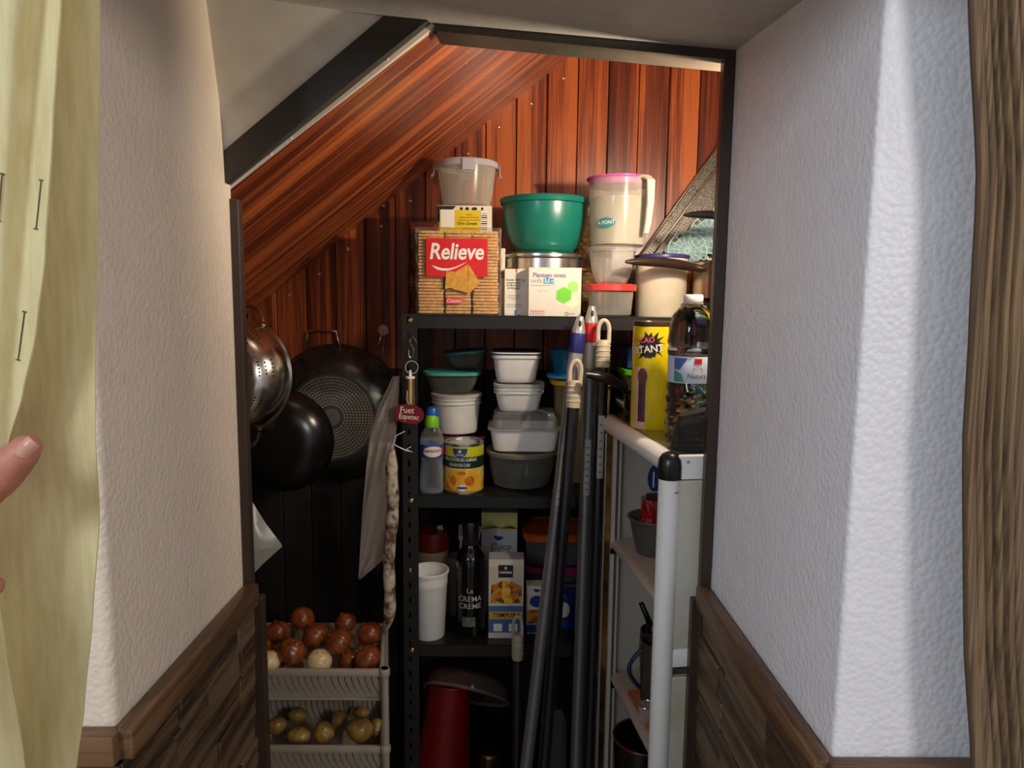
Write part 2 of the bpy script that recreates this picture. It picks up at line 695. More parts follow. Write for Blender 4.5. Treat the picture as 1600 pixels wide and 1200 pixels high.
# glossy painted slope under the stair, left of the opening (leans towards the room)
mb = MB()
A0, A1 = (XL - 0.02, YJ, 1.60), (XL - 0.02, 1.055, 1.96)
E0, E1 = (-0.10, YJ, 1.87), (-0.10, 1.055, 1.96)
mb.rings([[A0, E0, E1, A1], [(p[0], p[1] + 0.09, p[2] + 0.02) for p in (A0, E0, E1, A1)]])
struct('wall_stair_slope', mb, M_GLOSSWALL)

# board along the edge of the stair soffit
d = Vector((1, 0, 0.79)).normalized()
nrm = Vector((-d.z, 0, d.x))
pA, pB = Vector((-0.426, 0, sof_z(-0.426))), Vector((-0.112, 0, 1.866))
mb = MB()
q = [pA + nrm * 0.004, pB + nrm * 0.002, pB + Vector((-0.068, 0, 0.006)), pA + nrm * 0.045 + Vector((0.004, 0, 0.0)), pA + Vector((-0.016, 0, 0.02))]
mb.prism([(p.x, p.z) for p in q], YJ - 0.022, YJ + 0.004, axis='y')
tr = struct('trim_1', mb, M_BLACKBOARD, label='black-brown board along the stair edge')
for t in (0.2, 0.30, 0.78):
    c = pA + (pB - pA) * t + nrm * 0.001
    m2 = MB().ball((c.x, YJ - 0.004, c.z), (0.0022, 0.002, 0.0018), 8, 6)
    part('paint_fleck', m2, M_WHITEPRINT, tr)

# header wall over the opening + lining strip
mb = MB()
mb.prism([(-0.13, 1.874), (XR + 0.02, ceil_z(XR + 0.02, YJ)), (XR + 0.02, 2.6), (-0.13, 2.6)], YJ, YJ + 0.05, axis='y')
struct('wall_header', mb, M_DARKTRIM)
mb = MB()
zl, zr = 1.868, ceil_z(XR, YJ)
mb.prism([(-0.104, zl - 0.014), (XR, zr - 0.016), (XR, zr), (-0.112, zl)], YJ - 0.006, YJ + 0.05, axis='y')
struct('trim_2', mb, mat('header_strip', srgb(64, 56, 48), 0.4, var=0.08))

# jamb linings
zt = ceil_z(XR, YJ) - 0.012
mb = MB()
mb.box((XR - 0.009, YJ + 0.003, zt / 2), (0.018, 0.02, zt), b=0.002)
jr = struct('trim_3', mb, M_DARKTRIM)
mb = MB().box((XR + 0.0015, YJ - 0.004, (1.0 + zt) / 2), (0.003, 0.006, zt - 1.0))
part('caulk_line', mb, mat('caulk', srgb(176, 178, 186), 0.6, var=0.25, scale=25), jr)
mb = MB()
mb.box((XL + 0.005, YJ + 0.003, 1.60 / 2), (0.018, 0.02, 1.60), b=0.002)
jl = struct('trim_4', mb, M_DARKTRIM)
mb = MB().box((XL - 0.0005, YJ - 0.0035, 1.28), (0.003, 0.008, 0.62))
part('edge_strip', mb, mat('grey_edge', srgb(120, 112, 104), 0.5), jl)

# stair flank wall and pantry shell
XSL, XSR = -0.86, 0.78
struct('wall_pantry_left', MB().box((XSL - 0.02, (YJ + YB) / 2, 1.1), (0.04, YB - YJ + 0.1, 2.2)), M_DARKWALL)
struct('wall_pantry_right', MB().box((XSR + 0.02, (YJ + YB) / 2, 1.3), (0.04, YB - YJ + 0.1, 2.6)), M_DARKWALL)
bw = struct('wall_back', MB().box(((XSL + XSR) / 2, YB + 0.03, 1.3), (XSR - XSL + 0.1, 0.04, 2.6)), M_DARKWALL)

# boards of the back wall: near-black lower lengths, mahogany above
PWID = 0.082
x = xat(902, YB, 1.9) - PWID * 11
i = 0
board_x = []
while x < XSR:
    x1 = x + PWID
    if x1 > XSL:
        xa, xb = max(x, XSL), min(x1, XSR)
        top_z = min(sof_z((xa + xb) / 2) + 0.06, 2.55)
        jit = random.uniform(-0.0008, 0.0008)
        w_ = (xb - xa) - 0.0022
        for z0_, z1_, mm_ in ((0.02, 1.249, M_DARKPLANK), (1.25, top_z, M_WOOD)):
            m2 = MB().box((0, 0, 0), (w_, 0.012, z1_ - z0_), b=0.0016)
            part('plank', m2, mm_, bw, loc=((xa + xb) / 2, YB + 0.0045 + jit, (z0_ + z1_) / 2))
        board_x.append((xa + xb) / 2)
    x = x1
screw_me = None
for bx_ in board_x:
    zs = min(sof_z(bx_) - 0.045, 2.16)
    if bx_ < -0.74 or zs < 1.3:
        continue
    mb = MB().lathe([(0.0044, 0.0), (0.0044, 0.0012), (0.003, 0.0022), (0.0012, 0.0016), (0.001, 0.001)], 12)
    if screw_me is None:
        screw_me = mb.mesh('screw')
    part('screw', screw_me, M_BRASS, bw, loc=(bx_ + random.uniform(-.006, .006), YB - 0.0015, zs + random.uniform(-.004, .004)), rot=(PI / 2, 0, 0))
for px, py in ((600, 322), (545, 388)):
    p = P(px, py, YB)
    part('screw', screw_me, M_BRASS, bw, loc=(p.x, YB - 0.0015, p.z), rot=(PI / 2, 0, 0))

# stair soffit: core + boards running up the slope
ang = math.atan(0.79)
sx0, sx1 = XSL, XSR
L = (sx1 - sx0) / math.cos(ang)
cxm = (sx0 + sx1) / 2
czm = sof_z(cxm)
mb = MB()
mb.prism([(sx0, sof_z(sx0) + 0.02), (sx1, sof_z(sx1) + 0.02), (sx1, sof_z(sx1) + 0.06), (sx0, sof_z(sx0) + 0.06)], YJ, YB + 0.05, axis='y')
sof = struct('ceiling_stair_soffit', mb, M_DARKWALL)
# boards: local Z along slope
rows = [YJ + 0.0 + 0.030]
yy = YJ + 0.004
wd = [0.030] + [0.0825] * 10
for w_ in wd:
    y1 = min(yy + w_, YB)
    if y1 - yy > 0.004:
        m2 = MB().box((0, 0, 0), (0.014, (y1 - yy) - 0.002, L), b=0.0016)
        o = part('plank', m2, M_WOOD, sof, loc=(cxm, (yy + y1) / 2, czm + 0.009 + random.uniform(-.0007, .0007)))
        o.rotation_euler = (0, PI / 2 - ang, 0)
    yy = y1
nail = MB().ball((0, 0, 0), (0.0016, 0.0016, 0.0012), 8, 6).mesh('nail')
for (pxA, pyA, pxB, pyB, n) in ((731, 62, 722, 196, 8), (868, 78, 790, 132, 9), (470, 255, 470, 300, 2)):
    for k in range(n):
        t = k / max(1, n - 1)
        px, py = pxA + (pxB - pxA) * t, pyA + (pyB - pyA) * t
        dvec = ray(px, py)
        # intersect with soffit plane z = sof_z(x)
        # CAM.z + t dz = sof_z(t dx)
        den = dvec.z - 0.79 * dvec.x
        tt = (1.866 + 0.79 * 0.112 - CAM.z) / den
        p = CAM + dvec * tt
        if YJ < p.y < YB:
            part('nail', nail, M_BRASS, sof, loc=(p.x, p.y, p.z + 0.001))
# cover strip between soffit and back wall
# (a thin shadow line remains between them)

# room walls left and right (behind the curtains) belong to the wall blocks above

# dado: cap rail + strips of wood, proud and uneven
def dado(name, kind, fixed, a0, a1, railname):
    """kind 'x': on a plane x=fixed, running along y from a0 to a1; kind 'y': on a plane y=fixed running along x"""
    sgn = 1 if name == 'left' else -1
    zt_ = RAILZ - 0.03
    root = MB()
    th = 0.010
    if kind == 'x':
        root.box((fixed + sgn * 0.002, (a0 + a1) / 2, zt_ / 2), (0.004, a1 - a0, zt_))
    else:
        root.box(((a0 + a1) / 2, fixed - 0.002, zt_ / 2), (a1 - a0, 0.004, zt_))
    r = struct(railname, root, M_DARKTRIM)
    # cap rail
    mr = MB()
    ln = a1 - a0
    mr.box((0, 0, 0), (0.022, 0.036, ln), b=0.003)
    if kind == 'x':
        part('cap_rail', mr, M_RAIL, r, loc=(fixed + sgn * 0.014, (a0 + a1) / 2, RAILZ - 0.012), rot=(PI / 2, 0, 0))
    else:
        part('cap_rail', mr, M_RAIL, r, loc=((a0 + a1) / 2, fixed - 0.014, RAILZ - 0.012), rot=(PI / 2, 0, PI / 2))
    hrow = 0.047
    z = zt_ - 0.004
    row = 0
    while z > 0.22:
        y = a0 - random.uniform(0, 0.12)
        while y < a1:
            ln = random.uniform(0.10, 0.24)
            ya, yb = max(y, a0), min(y + ln, a1)
            if yb - ya > 0.012:
                t = th + random.uniform(-0.003, 0.004)
                m2 = MB().box((0, 0, 0), (t, hrow - 0.0015, yb - ya - 0.001), b=0.001)
                if kind == 'x':
                    part('wood_strip', m2, M_WOODDADO, r, loc=(fixed + sgn * (0.004 + t / 2), (ya + yb) / 2, z - hrow / 2), rot=(PI / 2, 0, 0))
                else:
                    part('wood_strip', m2, M_WOODDADO, r, loc=((ya + yb) / 2, fixed - 0.004 - t / 2, z - hrow / 2), rot=(PI / 2, 0, PI / 2))
            y += ln
        z -= hrow
        row += 1
    return r


dado('left', 'x', XL, YNL - 0.012, YJ - 0.002, 'baseboard_left')
dado('right', 'x', XR, YNR - 0.012, YJ - 0.002, 'baseboard_right')
dado('left', 'y', YNL, XL - 0.5, XL + 0.010, 'baseboard_front_left')
dado('right', 'y', YNR, XR - 0.010, XR + 0.55, 'baseboard_front_right')
# dark end strips closing the dado at the opening
for sx_, nm in ((XL + 0.012, 'trim_5'), (XR - 0.012, 'trim_6')):
    struct(nm, MB().box((sx_, YJ + 0.005, RAILZ / 2 - 0.01), (0.036, 0.02, RAILZ - 0.02), b=0.002), M_DARKTRIM)

# ================================================================== BLACK SHELVING UNIT
SY0, SY1 = 1.62, 1.945
SXL = P(629, 700, SY0).x
SXR = SXL + 0.80
Z1, Z2, Z3 = zat(494, SY0, 820), zat(775, SY0, 760), zat(1008, SY0, 700)
Z4 = Z3 - 0.40
sh = thing('shelving_unit', 'black metal shelving unit with slotted posts, loaded with food and plastic tubs', 'shelf', (SXL, SY0, 0))
FL_ = 0.036


def slot_post(zt_, slots):
    mb = MB()
    t = 0.002
    w_ = FL_
    if slots:
        # front flange pierced by a column of slots
        mb.box((0.006, 0, zt_ / 2), (0.012, t, zt_))
        mb.box((0.027, 0, zt_ / 2), (0.018, t, zt_))
        z = 0.0
        while z < zt_ - 0.03:
            mb.box((0.015, 0, z + 0.0115), (0.0062, t, 0.023))
            z += 0.037
        mb.box((0.015, 0, (z + zt_) / 2), (0.0062, t, zt_ - z))
    else:
        mb.box((w_ / 2, 0, zt_ / 2), (w_, t, zt_))
    mb.box((0.001, w_ / 2, zt_ / 2), (t, w_, zt_))
    return mb


PH = Z1 + 0.002
part('post', slot_post(PH, True), M_BLACKMETAL, sh, loc=(0, 0, 0))
for (ox, oy, rz) in ((0.80, 0, PI / 2), (0, SY1 - SY0, -PI / 2), (0.80, SY1 - SY0, PI)):
    part('post', slot_post(PH, False), M_BLACKMETAL, sh, loc=(ox, oy, 0), rot=(0, 0, rz))
for z in (Z1, Z2, Z3, Z4):
    mb = MB()
    wq, dq = 0.80 - 0.006, SY1 - SY0 - 0.006
    mb.box((0.40, 0.003 + dq / 2, z - 0.001), (wq, dq, 0.002))
    for yy in (0.004, 0.003 + dq - 0.001):
        mb.box((0.40 + (0.015 if yy < 0.01 else 0), yy, z - 0.0155), (wq - (0.03 if yy < 0.01 else 0), 0.002, 0.029))
        mb.box((0.40, yy + (0.005 if yy < .01 else -.005), z - 0.029), (wq, 0.010, 0.002))
    for xx in (0.004, 0.796):
        mb.box((xx, 0.003 + dq / 2, z - 0.0155), (0.002, dq, 0.029))
    s_ = part('shelf', mb, M_BLACKMETAL, sh)
    b2 = MB().lathe([(0.0055, 0), (0.0055, 0.002), (0.004, 0.0035), (0.0015, 0.0036)], 12)
    part('bolt', b2, M_BRASS, s_, loc=(0.020, -0.001, z - 0.012), rot=(PI / 2, 0, 0))
    b3 = MB().box((0, 0, 0), (0.010, 0.0006, 0.0035))
    part('slot', b3, M_BLACKPRINT, s_, loc=(0.064, 0.0028, z - 0.013))

# ================================================================== TOP SHELF
M_BISC = mat('biscuit', srgb(224, 170, 100), 0.7, var=0.14, scale=120, bump=0.25, bscale=500)
M_BISCD = mat('dark_biscuit', srgb(150, 92, 50), 0.7, var=0.14, scale=120)

# --- pack of biscuits
Yb = 1.645
bw_, bh_, bd_ = W(130, Yb), W(131, Yb), 0.062
bp_ = thing('biscuit_pack', 'clear pack of golden square biscuits with red Relieve label', 'biscuits', (xat(716, Yb, Z1), Yb + bd_ / 2 - 0.004, Z1), 0.0)
colw = bw_ * 0.305
n_l = 26
for ci, cx in enumerate((-0.325, 0.0, 0.325)):
    mb = MB()
    for k in range(n_l):
        hh = (bh_ - 0.006) / n_l
        jx, jy = random.uniform(-.0012, .0012), random.uniform(-.0012, .0012)
        mb.box((cx * bw_ + jx, jy, 0.003 + hh * (k + 0.5)), (colw * 0.97, bd_ * 0.86, hh * 0.83), b=0.0009)
    part('biscuit_stack', mb, M_BISC, bp_, stuff=True)
# film: a soft crinkled sleeve
def crinkle(w_, d_, h_, amp, seed, nu=44, nv=22, e=7.0, flare=0.0):
    rnd = random.Random(seed)
    ph = [(rnd.uniform(0, 6), rnd.uniform(2, 9), rnd.uniform(1, 6)) for _ in range(7)]
    rs = []
    for j in range(nv + 1):
        v = j / nv
        ring = []
        for i in range(nu):
            a = 2 * PI * i / nu
            c, q = math.cos(a), math.sin(a)
            cc = math.copysign(abs(c) ** (2 / e), c)
            qq = math.copysign(abs(q) ** (2 / e), q)
            dn = sum(math.sin(p + kx * a + kz * v * 6) for p, kx, kz in ph) / 7 * amp
            ring.append(((w_ / 2 + dn + flare * v) * cc, (d_ / 2 + dn) * qq, v * h_ + 0.35 * dn * math.sin(5 * a)))
        rs.append(ring)
    return rs


mb = MB()
mb.rings(crinkle(bw_ + 0.003, bd_ + 0.002, bh_ + 0.004, 0.0040, 3, nu=64, nv=30), cap0=False)
film = part('film_wrap', mb, M_FILM, bp_, smooth=25)
fy = -bd_ / 2 - 0.0042
lab = decal(bp_, 'label', rect(W(94, Yb), W(58, Yb), W(-2, Yb), W(88, Yb)), M_RED, flat(fy), rings=2, sub=3)
lettering(lab, 'Relieve', W(34, Yb), M_WHITEPRINT, flat(fy - 0.0006), W(-3, Yb), W(96, Yb), shear=0.16, bold=0.0011, spacing=0.98, sx=0.86)
sw = [(W(-40 + 54 * t, Yb), W(76 - 6 * math.sin(t * PI * 1.15) + 3 * t, Yb)) for t in [i / 12 for i in range(13)]]
sw2 = [(x_, z_ - W(4.5 * (1 - i / 12) ** 0.7 * min(1, i * 0.5 + .15), Yb)) for i, (x_, z_) in enumerate(sw)]
mb = MB()
mb.add([(x_, fy - 0.0006, z_) for x_, z_ in sw + sw2], [(i, i + 1, 14 + i, 13 + i) for i in range(12)])
part('swoosh', mb, M_WHITEPRINT, lab, smooth=0)
M_BPIC = mat('printed_biscuit', srgb(206, 150, 56), 0.5, var=0.12, scale=90)
for k, (pts) in enumerate(([(-18, 68), (-4, 66), (-2, 44), (-20, 40)], [(-4, 66), (15, 78), (16, 34), (-14, 42)], [(16, 78), (34, 50), (16, 32)])):
    decal(lab, 'printed_biscuit', [(W(a, Yb), W(b, Yb)) for a, b in pts], M_BPIC, flat(fy - 0.0007 - 0.0002 * k), rings=2, sub=3)
pk = decal(bp_, 'pink_badge', rect(W(24, Yb), W(9, Yb), W(-6, Yb), W(22, Yb)), mat('pink_badge', srgb(220, 70, 80), .4), flat(fy), rings=1, sub=2)
lettering(pk, 'Clásica', W(8, Yb), M_WHITEPRINT, flat(fy - .0005), W(-6, Yb), W(22, Yb))

# --- darker pack behind it
Yd = 1.735
dp = thing('biscuit_pack', 'dark brown biscuit pack in shiny film at left end of top shelf', 'biscuits', (xat(663, Yd, Z1), Yd + 0.004, Z1))
mb = MB()
hh = W(138, Yd) / 24
for k in range(24):
    mb.box((random.uniform(-.001, .001), 0, hh * (k + .5)), (W(36, Yd), 0.06, hh * 0.75), b=0.001)
part('biscuit_stack', mb, M_BISCD, dp, stuff=True)
mb = MB()
mb.rings(crinkle(W(46, Yd), 0.07, W(140, Yd), 0.004, 11), cap0=False)
part('film_wrap', mb, clear('brown_film', srgb(96, 46, 30), 0.45, 0.16, tint=(.75, .5, .4, 1)), dp, smooth=25)

# --- tall carton with yellow label, behind the biscuits
Yc = 1.80
cw, ch, cd = W(82, Yc), zat(321, Yc - .055, 725) - Z1, 0.11
ct = thing('carton', 'white and black carton with yellow label standing behind the biscuits', 'box', (xat(725, Yc - .055, 1.6), Yc, Z1))
part('body', MB().box((0, 0, ch / 2), (cw, cd, ch), b=0.001), mat('carton_cream', srgb(232, 226, 206), .55, var=.02), ct)
cf = flat(-cd / 2 - 0.0006)
top = ch
u = W(1, Yc - .055)
blk = decal(ct, 'black_print', [(-cw / 2, top - 1 * u), (-cw / 2 + 30 * u, top - 1 * u), (-cw / 2 + 22 * u, top - 8 * u), (-cw / 2 + 3 * u, top - 9 * u), (-cw / 2 + 3 * u, top - 60 * u), (-cw / 2, top - 60 * u)], M_BLACKPRINT, cf, rings=1, sub=1)
for k, (a, w2) in enumerate(((38, 5), (47, 6), (58, 9), (70, 4))):
    decal(ct, 'black_stroke', oval(w2 * u, 5 * u, -cw / 2 + a * u, top - 5 * u), M_BLACKPRINT, cf, rings=1, sub=1)
yl = decal(ct, 'yellow_label', rect(62 * u, 60 * u, -6 * u, top - 37 * u), M_YELLOW, flat(-cd / 2 - 0.0010), rings=1, sub=2)
decal(yl, 'white_panel', rect(21 * u, 27 * u, -25 * u, top - 20 * u), M_WHITEPRINT, flat(-cd / 2 - 0.0014), rings=1, sub=2)
lettering(yl, 'Oro Green', 6.6 * u, M_BLACKPRINT, flat(-cd / 2 - 0.0015), 5 * u, top - 27 * u, bold=0.0002)
for k, (z_, w2) in enumerate(((14, 10), (18, 30), (22, 32), (35, 24))):
    decal(yl, 'fine_print', rect(w2 * u, 0.9 * u, 8 * u, top - z_ * u), M_BLACKPRINT, flat(-cd / 2 - 0.0015), rings=1, sub=1)
bc = decal(ct, 'barcode_panel', rect(11 * u, 34 * u, 31 * u, top - 24 * u), M_WHITEPRINT, flat(-cd / 2 - .0012), rings=1, sub=1)
for k in range(9):
    decal(bc, 'bar', rect(9 * u, (0.7 + (k % 3) * .6) * u, 31 * u, top - (12 + k * 3) * u), M_BLACKPRINT, flat(-cd / 2 - .0016), rings=1, sub=1)

# --- generic tubs -------------------------------------------------------------
def vessel(r0, r1, h, t=0.0012, lip=0.0, bulge=0.0):
    """outer profile bottom to rim, then the inside"""
    o = [(r0 * 0.9, 0.0), (r0, 0.004)]
    for i in range(1, 7):
        v = i / 6
        o.append((r0 + (r1 - r0) * (v ** 0.8 if bulge == 0 else math.sin(v * PI / 2) ** bulge), 0.004 + (h - 0.004) * v))
    if lip:
        o += [(r1 + lip, h - 0.003), (r1 + lip, h)]
    inn = [(max(r - t, 0.001), z) for r, z in reversed(o[1:8])]
    inn[-1] = (inn[-1][0], t + 0.003)
    return o + [(r1 - t, h)] + inn[1:]


def tub(name, label, x, y, z, r0, r1, h, body, lidmat=None, lidh=0.010, e=2.0, sy=1.0, lip=0.003, cat='container', group=None, n=40, rotz=0.0, bulge=0, lidr=None, rims=0, tilt=None, clips=False):
    t = thing(name, label, cat, (x, y, z), rotz, group, rot=tilt)
    mb = MB()
    mb.lathe(vessel(r0, r1, h, lip=lip, bulge=bulge), n, e=e, sy=sy)
    part('body', mb, body, t)
    for k in range(rims):
        mb = MB()
        zz = h - 0.006 - 0.008 * (k + 1)
        rr = r1 + 0.0005 - (r1 - r0) * (0.008 * (k + 1) / h)
        mb.lathe([(rr, zz - 0.0015), (rr + 0.0035, zz), (rr + 0.0035, zz + 0.002), (rr, zz + 0.003)], n, e=e, sy=sy, cap0=False, cap1=False)
        part('rim_ring', mb, body, t)
    if lidmat:
        R_ = lidr or (r1 + lip + 0.002)
        mb = MB()
        mb.lathe([(R_ - 0.001, h - lidh * 0.7), (R_, h - lidh * 0.65), (R_, h + lidh * 0.15), (R_ - 0.003, h + lidh * 0.32), (R_ - 0.006, h + lidh * 0.30), (R_ - 0.009, h + lidh * 0.12), (0.001, h + lidh * 0.12)], n, e=e, sy=sy, cap0=False)
        part('lid', mb, lidmat, t)
        if clips:
            for a in (0.15, PI / 2 + 0.1, PI + 0.05, -PI / 2 + 0.12):
                M = Matrix.Rotation(a, 4, 'Z') @ Matrix.Translation((R_ + 0.002, 0, h - 0.012))
                mb = MB().box((0, 0, 0), (0.003, 0.032, 0.026), M, b=0.001)
                mb.tube([(0.001, -0.014, -0.013), (0.006, -0.012, -0.018), (0.006, 0.012, -0.018), (0.001, 0.014, -0.013)], 0.0015, 6, M)
                part('clip', mb, lidmat, t)
    return t


TOPC = Z1 + ch
Yk = Yc
tub('food_container', 'round clear clip-lid container on top of the tall carton', xat(729, Yk, TOPC), Yk, TOPC + 0.0005, W(36, Yk), W(45, Yk), W(64, Yk), M_CLEAR, clear('clear_lid', srgb(206, 210, 222), 0.5, 0.2), 0.016, clips=True)

# --- casserole with flat lid and the green bowl on it
Yp = 1.805
R = W(60, Yp)
hp = zat(391, Yp - R, 850) - Z1
px_ = xat(850, Yp, Z1 + .1)
ck = thing('casserole', 'stainless steel casserole with lid under the green bowl', 'pot', (px_, Yp, Z1))
mb = MB().lathe([(R * .93, 0), (R, 0.006), (R, hp - 0.018), (R + 0.002, hp - 0.016), (R - 0.001, hp - 0.012)], 56, cap1=False)
part('body', mb, M_STEEL, ck)
mb = MB().lathe([(R + 0.001, hp - 0.014), (R + 0.0045, hp - 0.012), (R + 0.0045, hp - 0.007), (R, hp - 0.003), (R - 0.008, hp - 0.001), (0.0005, hp)], 56)
part('lid', mb, M_STEEL, ck)
for s_ in (-1, 1):
    mb = MB()
    a0 = -0.55 if s_ > 0 else PI + 0.25
    zc = hp * 0.72
    pts = []
    for k in range(13):
        t = k / 12
        a = a0 - 0.30 + 0.60 * t
        rr = R - 0.002 + 0.030 * math.sin(t * PI) ** 0.6
        pts.append((rr * math.cos(a), rr * math.sin(a), zc))
    mb.tube(pts, 0.0042, 8)
    part('handle', mb, mat('brass_handle', (0.62, 0.46, 0.24, 1), .25, 1.0), ck, label='brass-coloured loop handle')

Rb = W(66, Yp)
hb = W(82, Yp - .05)
gb = thing('mixing_bowl', 'teal green plastic mixing bowl on top of the steel casserole', 'bowl', (px_ + 0.001, Yp, Z1 + hp + 0.0005))
M_GREEN = mat('green_plastic', srgb(20, 110, 96), 0.3, var=0.03, coat=0.1)
prof = [(Rb * .62, 0), (Rb * .66, 0.003)] + [(Rb * (0.66 + 0.32 * math.sin(t * PI / 2) ** 0.85), 0.003 + (hb - 0.018) * (t ** 1.25)) for t in [i / 9 for i in range(1, 10)]]
part('bowl_body', MB().lathe(prof + [(Rb * .96, hb - 0.014)] + [(r - .003, z + .002) for r, z in reversed(prof[2:-1])] + [(Rb * .3, .006)], 56), M_GREEN, gb)
part('rim', MB().lathe([(Rb * .97, hb - 0.016), (Rb + 0.004, hb - 0.014), (Rb + 0.007, hb - 0.004), (Rb + 0.004, hb), (Rb * .98, hb - 0.002), (Rb * .95, hb - 0.012)], 56, cap0=False, cap1=False), M_GREEN, gb)

# --- medicine boxes
def carton(name, label, px, py_top, Y, w, d, z, mat_, cat='box', rotz=0.0, h=None):
    hh = h if h else zat(py_top, Y, px) - z
    t = thing(name, label, cat, (xat(px, Y, z), Y + d / 2, z), rotz)
    part('body', MB().box((0, 0, hh / 2), (w, d, hh), b=0.0008), mat_, t)
    return t, hh


M_CARD = mat('white_card', srgb(222, 217, 204), 0.5, var=0.015)
Y_ = 1.632
u = W(1, Y_)
t, hh = carton('medicine_box', 'white Plantago ovata sachet box with green hexagons at shelf front', 866, 418, Y_, 82 * u, 0.05, Z1, M_CARD, rotz=0.02)
f_ = flat(-0.0254)
M_PURPLE = mat('purple_print', srgb(84, 60, 130), .5)
M_GREENP = mat('green_print', srgb(110, 206, 50), .5, var=.03)
M_GREENPL = mat('light_green_print', srgb(160, 226, 110), .5, var=.03)
M_GREENPP = mat('pale_green_print', srgb(218, 240, 196), .5, var=.02)
lettering(t, 'Plantago ovata', 9.5 * u, M_PURPLE, f_, -9 * u, hh - 12 * u, bold=0.0002, sx=0.92)
lettering(t, 'cinfa', 9.5 * u, M_GREYPRINT, f_, -29 * u, hh - 20.5 * u)
bd = decal(t, 'dose_badge', rect(16 * u, 8 * u, -10 * u, hh - 21 * u), M_CYANPRINT, f_, rings=1, sub=1)
lettering(bd, '3,5 g', 7.0 * u, M_WHITEPRINT, flat(-.0258), -10 * u, hh - 21 * u, bold=.0002)
lettering(t, 'polvo para suspensión oral', 3.4 * u, M_GREYPRINT, f_, -19 * u, hh - 27.5 * u)
lettering(t, '2 x 12 x 1', 4.5 * u, M_GREYPRINT, f_, -17 * u, hh - 36 * u)
hexa = lambda r, cx, cz: [(cx + r * math.sin(k * PI / 3), cz + r * math.cos(k * PI / 3)) for k in range(6)]
decal(t, 'hexagon', hexa(10.5 * u, 27 * u, hh - 52 * u), M_GREENPP, flat(-.0254), rings=1, sub=1)
decal(t, 'hexagon', hexa(9.5 * u, 28 * u, hh - 29 * u), M_GREENPL, flat(-.0257), rings=1, sub=1)
decal(t, 'hexagon', hexa(13 * u, 14 * u, hh - 42 * u), M_GREENP, flat(-.0260), rings=1, sub=1)
lettering(t, 'cinfa', 5.0 * u, M_GREYPRINT, f_, 27 * u, hh - 71 * u)
mb = MB()
n = 20
mb.add([(19 * u * 1 + r * math.cos(2 * PI * k / n), -.0255, hh - 71 * u + r * math.sin(2 * PI * k / n)) for r in (2.9 * u, 2.0 * u) for k in range(n)], [(k, (k + 1) % n, n + (k + 1) % n, n + k) for k in range(n)])
part('ring_mark', mb, M_BLACKPRINT, t, smooth=0)
rb = decal(t, 'sachet_badge', rect(22 * u, 7 * u, -27 * u, hh - 70 * u), mat('pink_print', srgb(226, 96, 90), .5), f_, rings=1, sub=1)
decal(rb, 'badge_field', rect(20.5 * u, 5.2 * u, -27 * u, hh - 70.5 * u), M_CARD, flat(-.0257), rings=1, sub=1)
lettering(rb, '30 sobres', 4.4 * u, mat('red_brown_print', srgb(150, 60, 50), .5), flat(-.026), -27 * u, hh - 70.5 * u)

Y_ = 1.668
u = W(1, Y_)
t, hh = carton('medicine_box', 'narrow white tablet box half shaded beside the Plantago box', 806, 420, Y_, 36 * u, 0.034, Z1, M_CARD)
f_ = flat(-.0174)
for k, (s_, sz, zz) in enumerate((('Acetia 1000 mg', 4.6, 17), ('comprimidos', 4.2, 21.5), ('de liberación', 4.2, 25.5), ('prolongada', 4.2, 29.5))):
    lettering(t, s_, sz * u, M_BLACKPRINT, f_, -1 * u if k == 0 else -4 * u, hh - zz * u, bold=.0001)
for k, (zz, w2) in enumerate(((41, 20), (44, 22), (47, 8), (55, 26), (58, 24))):
    decal(t, 'fine_print', rect(w2 * u, 0.8 * u, -3 * u, hh - zz * u), M_GREYPRINT, f_, rings=1, sub=1)
decal(t, 'blue_bar', rect(3 * u, 11 * u, -1 * u, hh - 69 * u), M_CYANPRINT, f_, rings=1, sub=1)
decal(t, 'red_bar', rect(2 * u, 6 * u, 0 * u, hh - 3 * u), M_RED, f_, rings=1, sub=1)
lettering(t, 'Mabo', 4.5 * u, M_BLACKPRINT, f_, 8 * u, hh - 72 * u, bold=.0002)
# white packet wedged next to the biscuits
t, hh = carton('white_carton', 'plain white carton wedged between biscuit pack and tablet box', 785, 388, 1.70, W(7, 1.70), 0.03, Z1, M_CARD)
decal(t, 'grey_flap', rect(W(6, 1.72), W(10, 1.72), 0, hh - W(40, 1.72)), M_GREYPRINT, flat(-.0156), rings=1, sub=1)

# --- stack: red-lid tub, clear tub, jug
Yq = 1.715
u = W(1, Yq)
xq = xat(953, Yq, Z1)
M_REDLID = mat('red_lid', srgb(214, 62, 60), .35, var=.03)
ht = W(46, Yq)
tub('food_container', 'clear tub with red lid at bottom of the stack under the jug', xq, Yq, Z1, 32 * u, 36 * u, ht, M_CLEAR, M_REDLID, 0.016, lidr=40 * u)
z_ = Z1 + ht + 0.0055
ht2 = W(54, Yq)
tub('food_container', 'open-sided clear tub between the red-lid tub and the jug', xat(955, Yq, z_), Yq, z_, 24 * u, 34.5 * u, ht2, M_CLEAR, M_CLEAR, 0.012, bulge=0.7)
z_ = z_ + ht2 + 0.0042
Yj = 1.722
hj = zat(281, Yj, 960) - z_
xj = xat(965, Yj, z_)
jg = thing('pitcher', 'clear plastic pitcher with pink lid and white handle on stacked tubs', 'pitcher', (xj, Yj, z_))
u = W(1, Yj)
R0, R1 = 41 * u, 47 * u
part('body', MB().lathe(vessel(R0, R1, hj, lip=.0015), 48), M_CLEAR, jg)
part('water', MB().lathe([(R0 - .003, .004), (R0 - .002, .006), (R0 + (R1 - R0) * .72 - .002, hj * .72), (.001, hj * .72)], 48), clear('pale_liquid', srgb(222, 218, 186), .35, .1), jg)
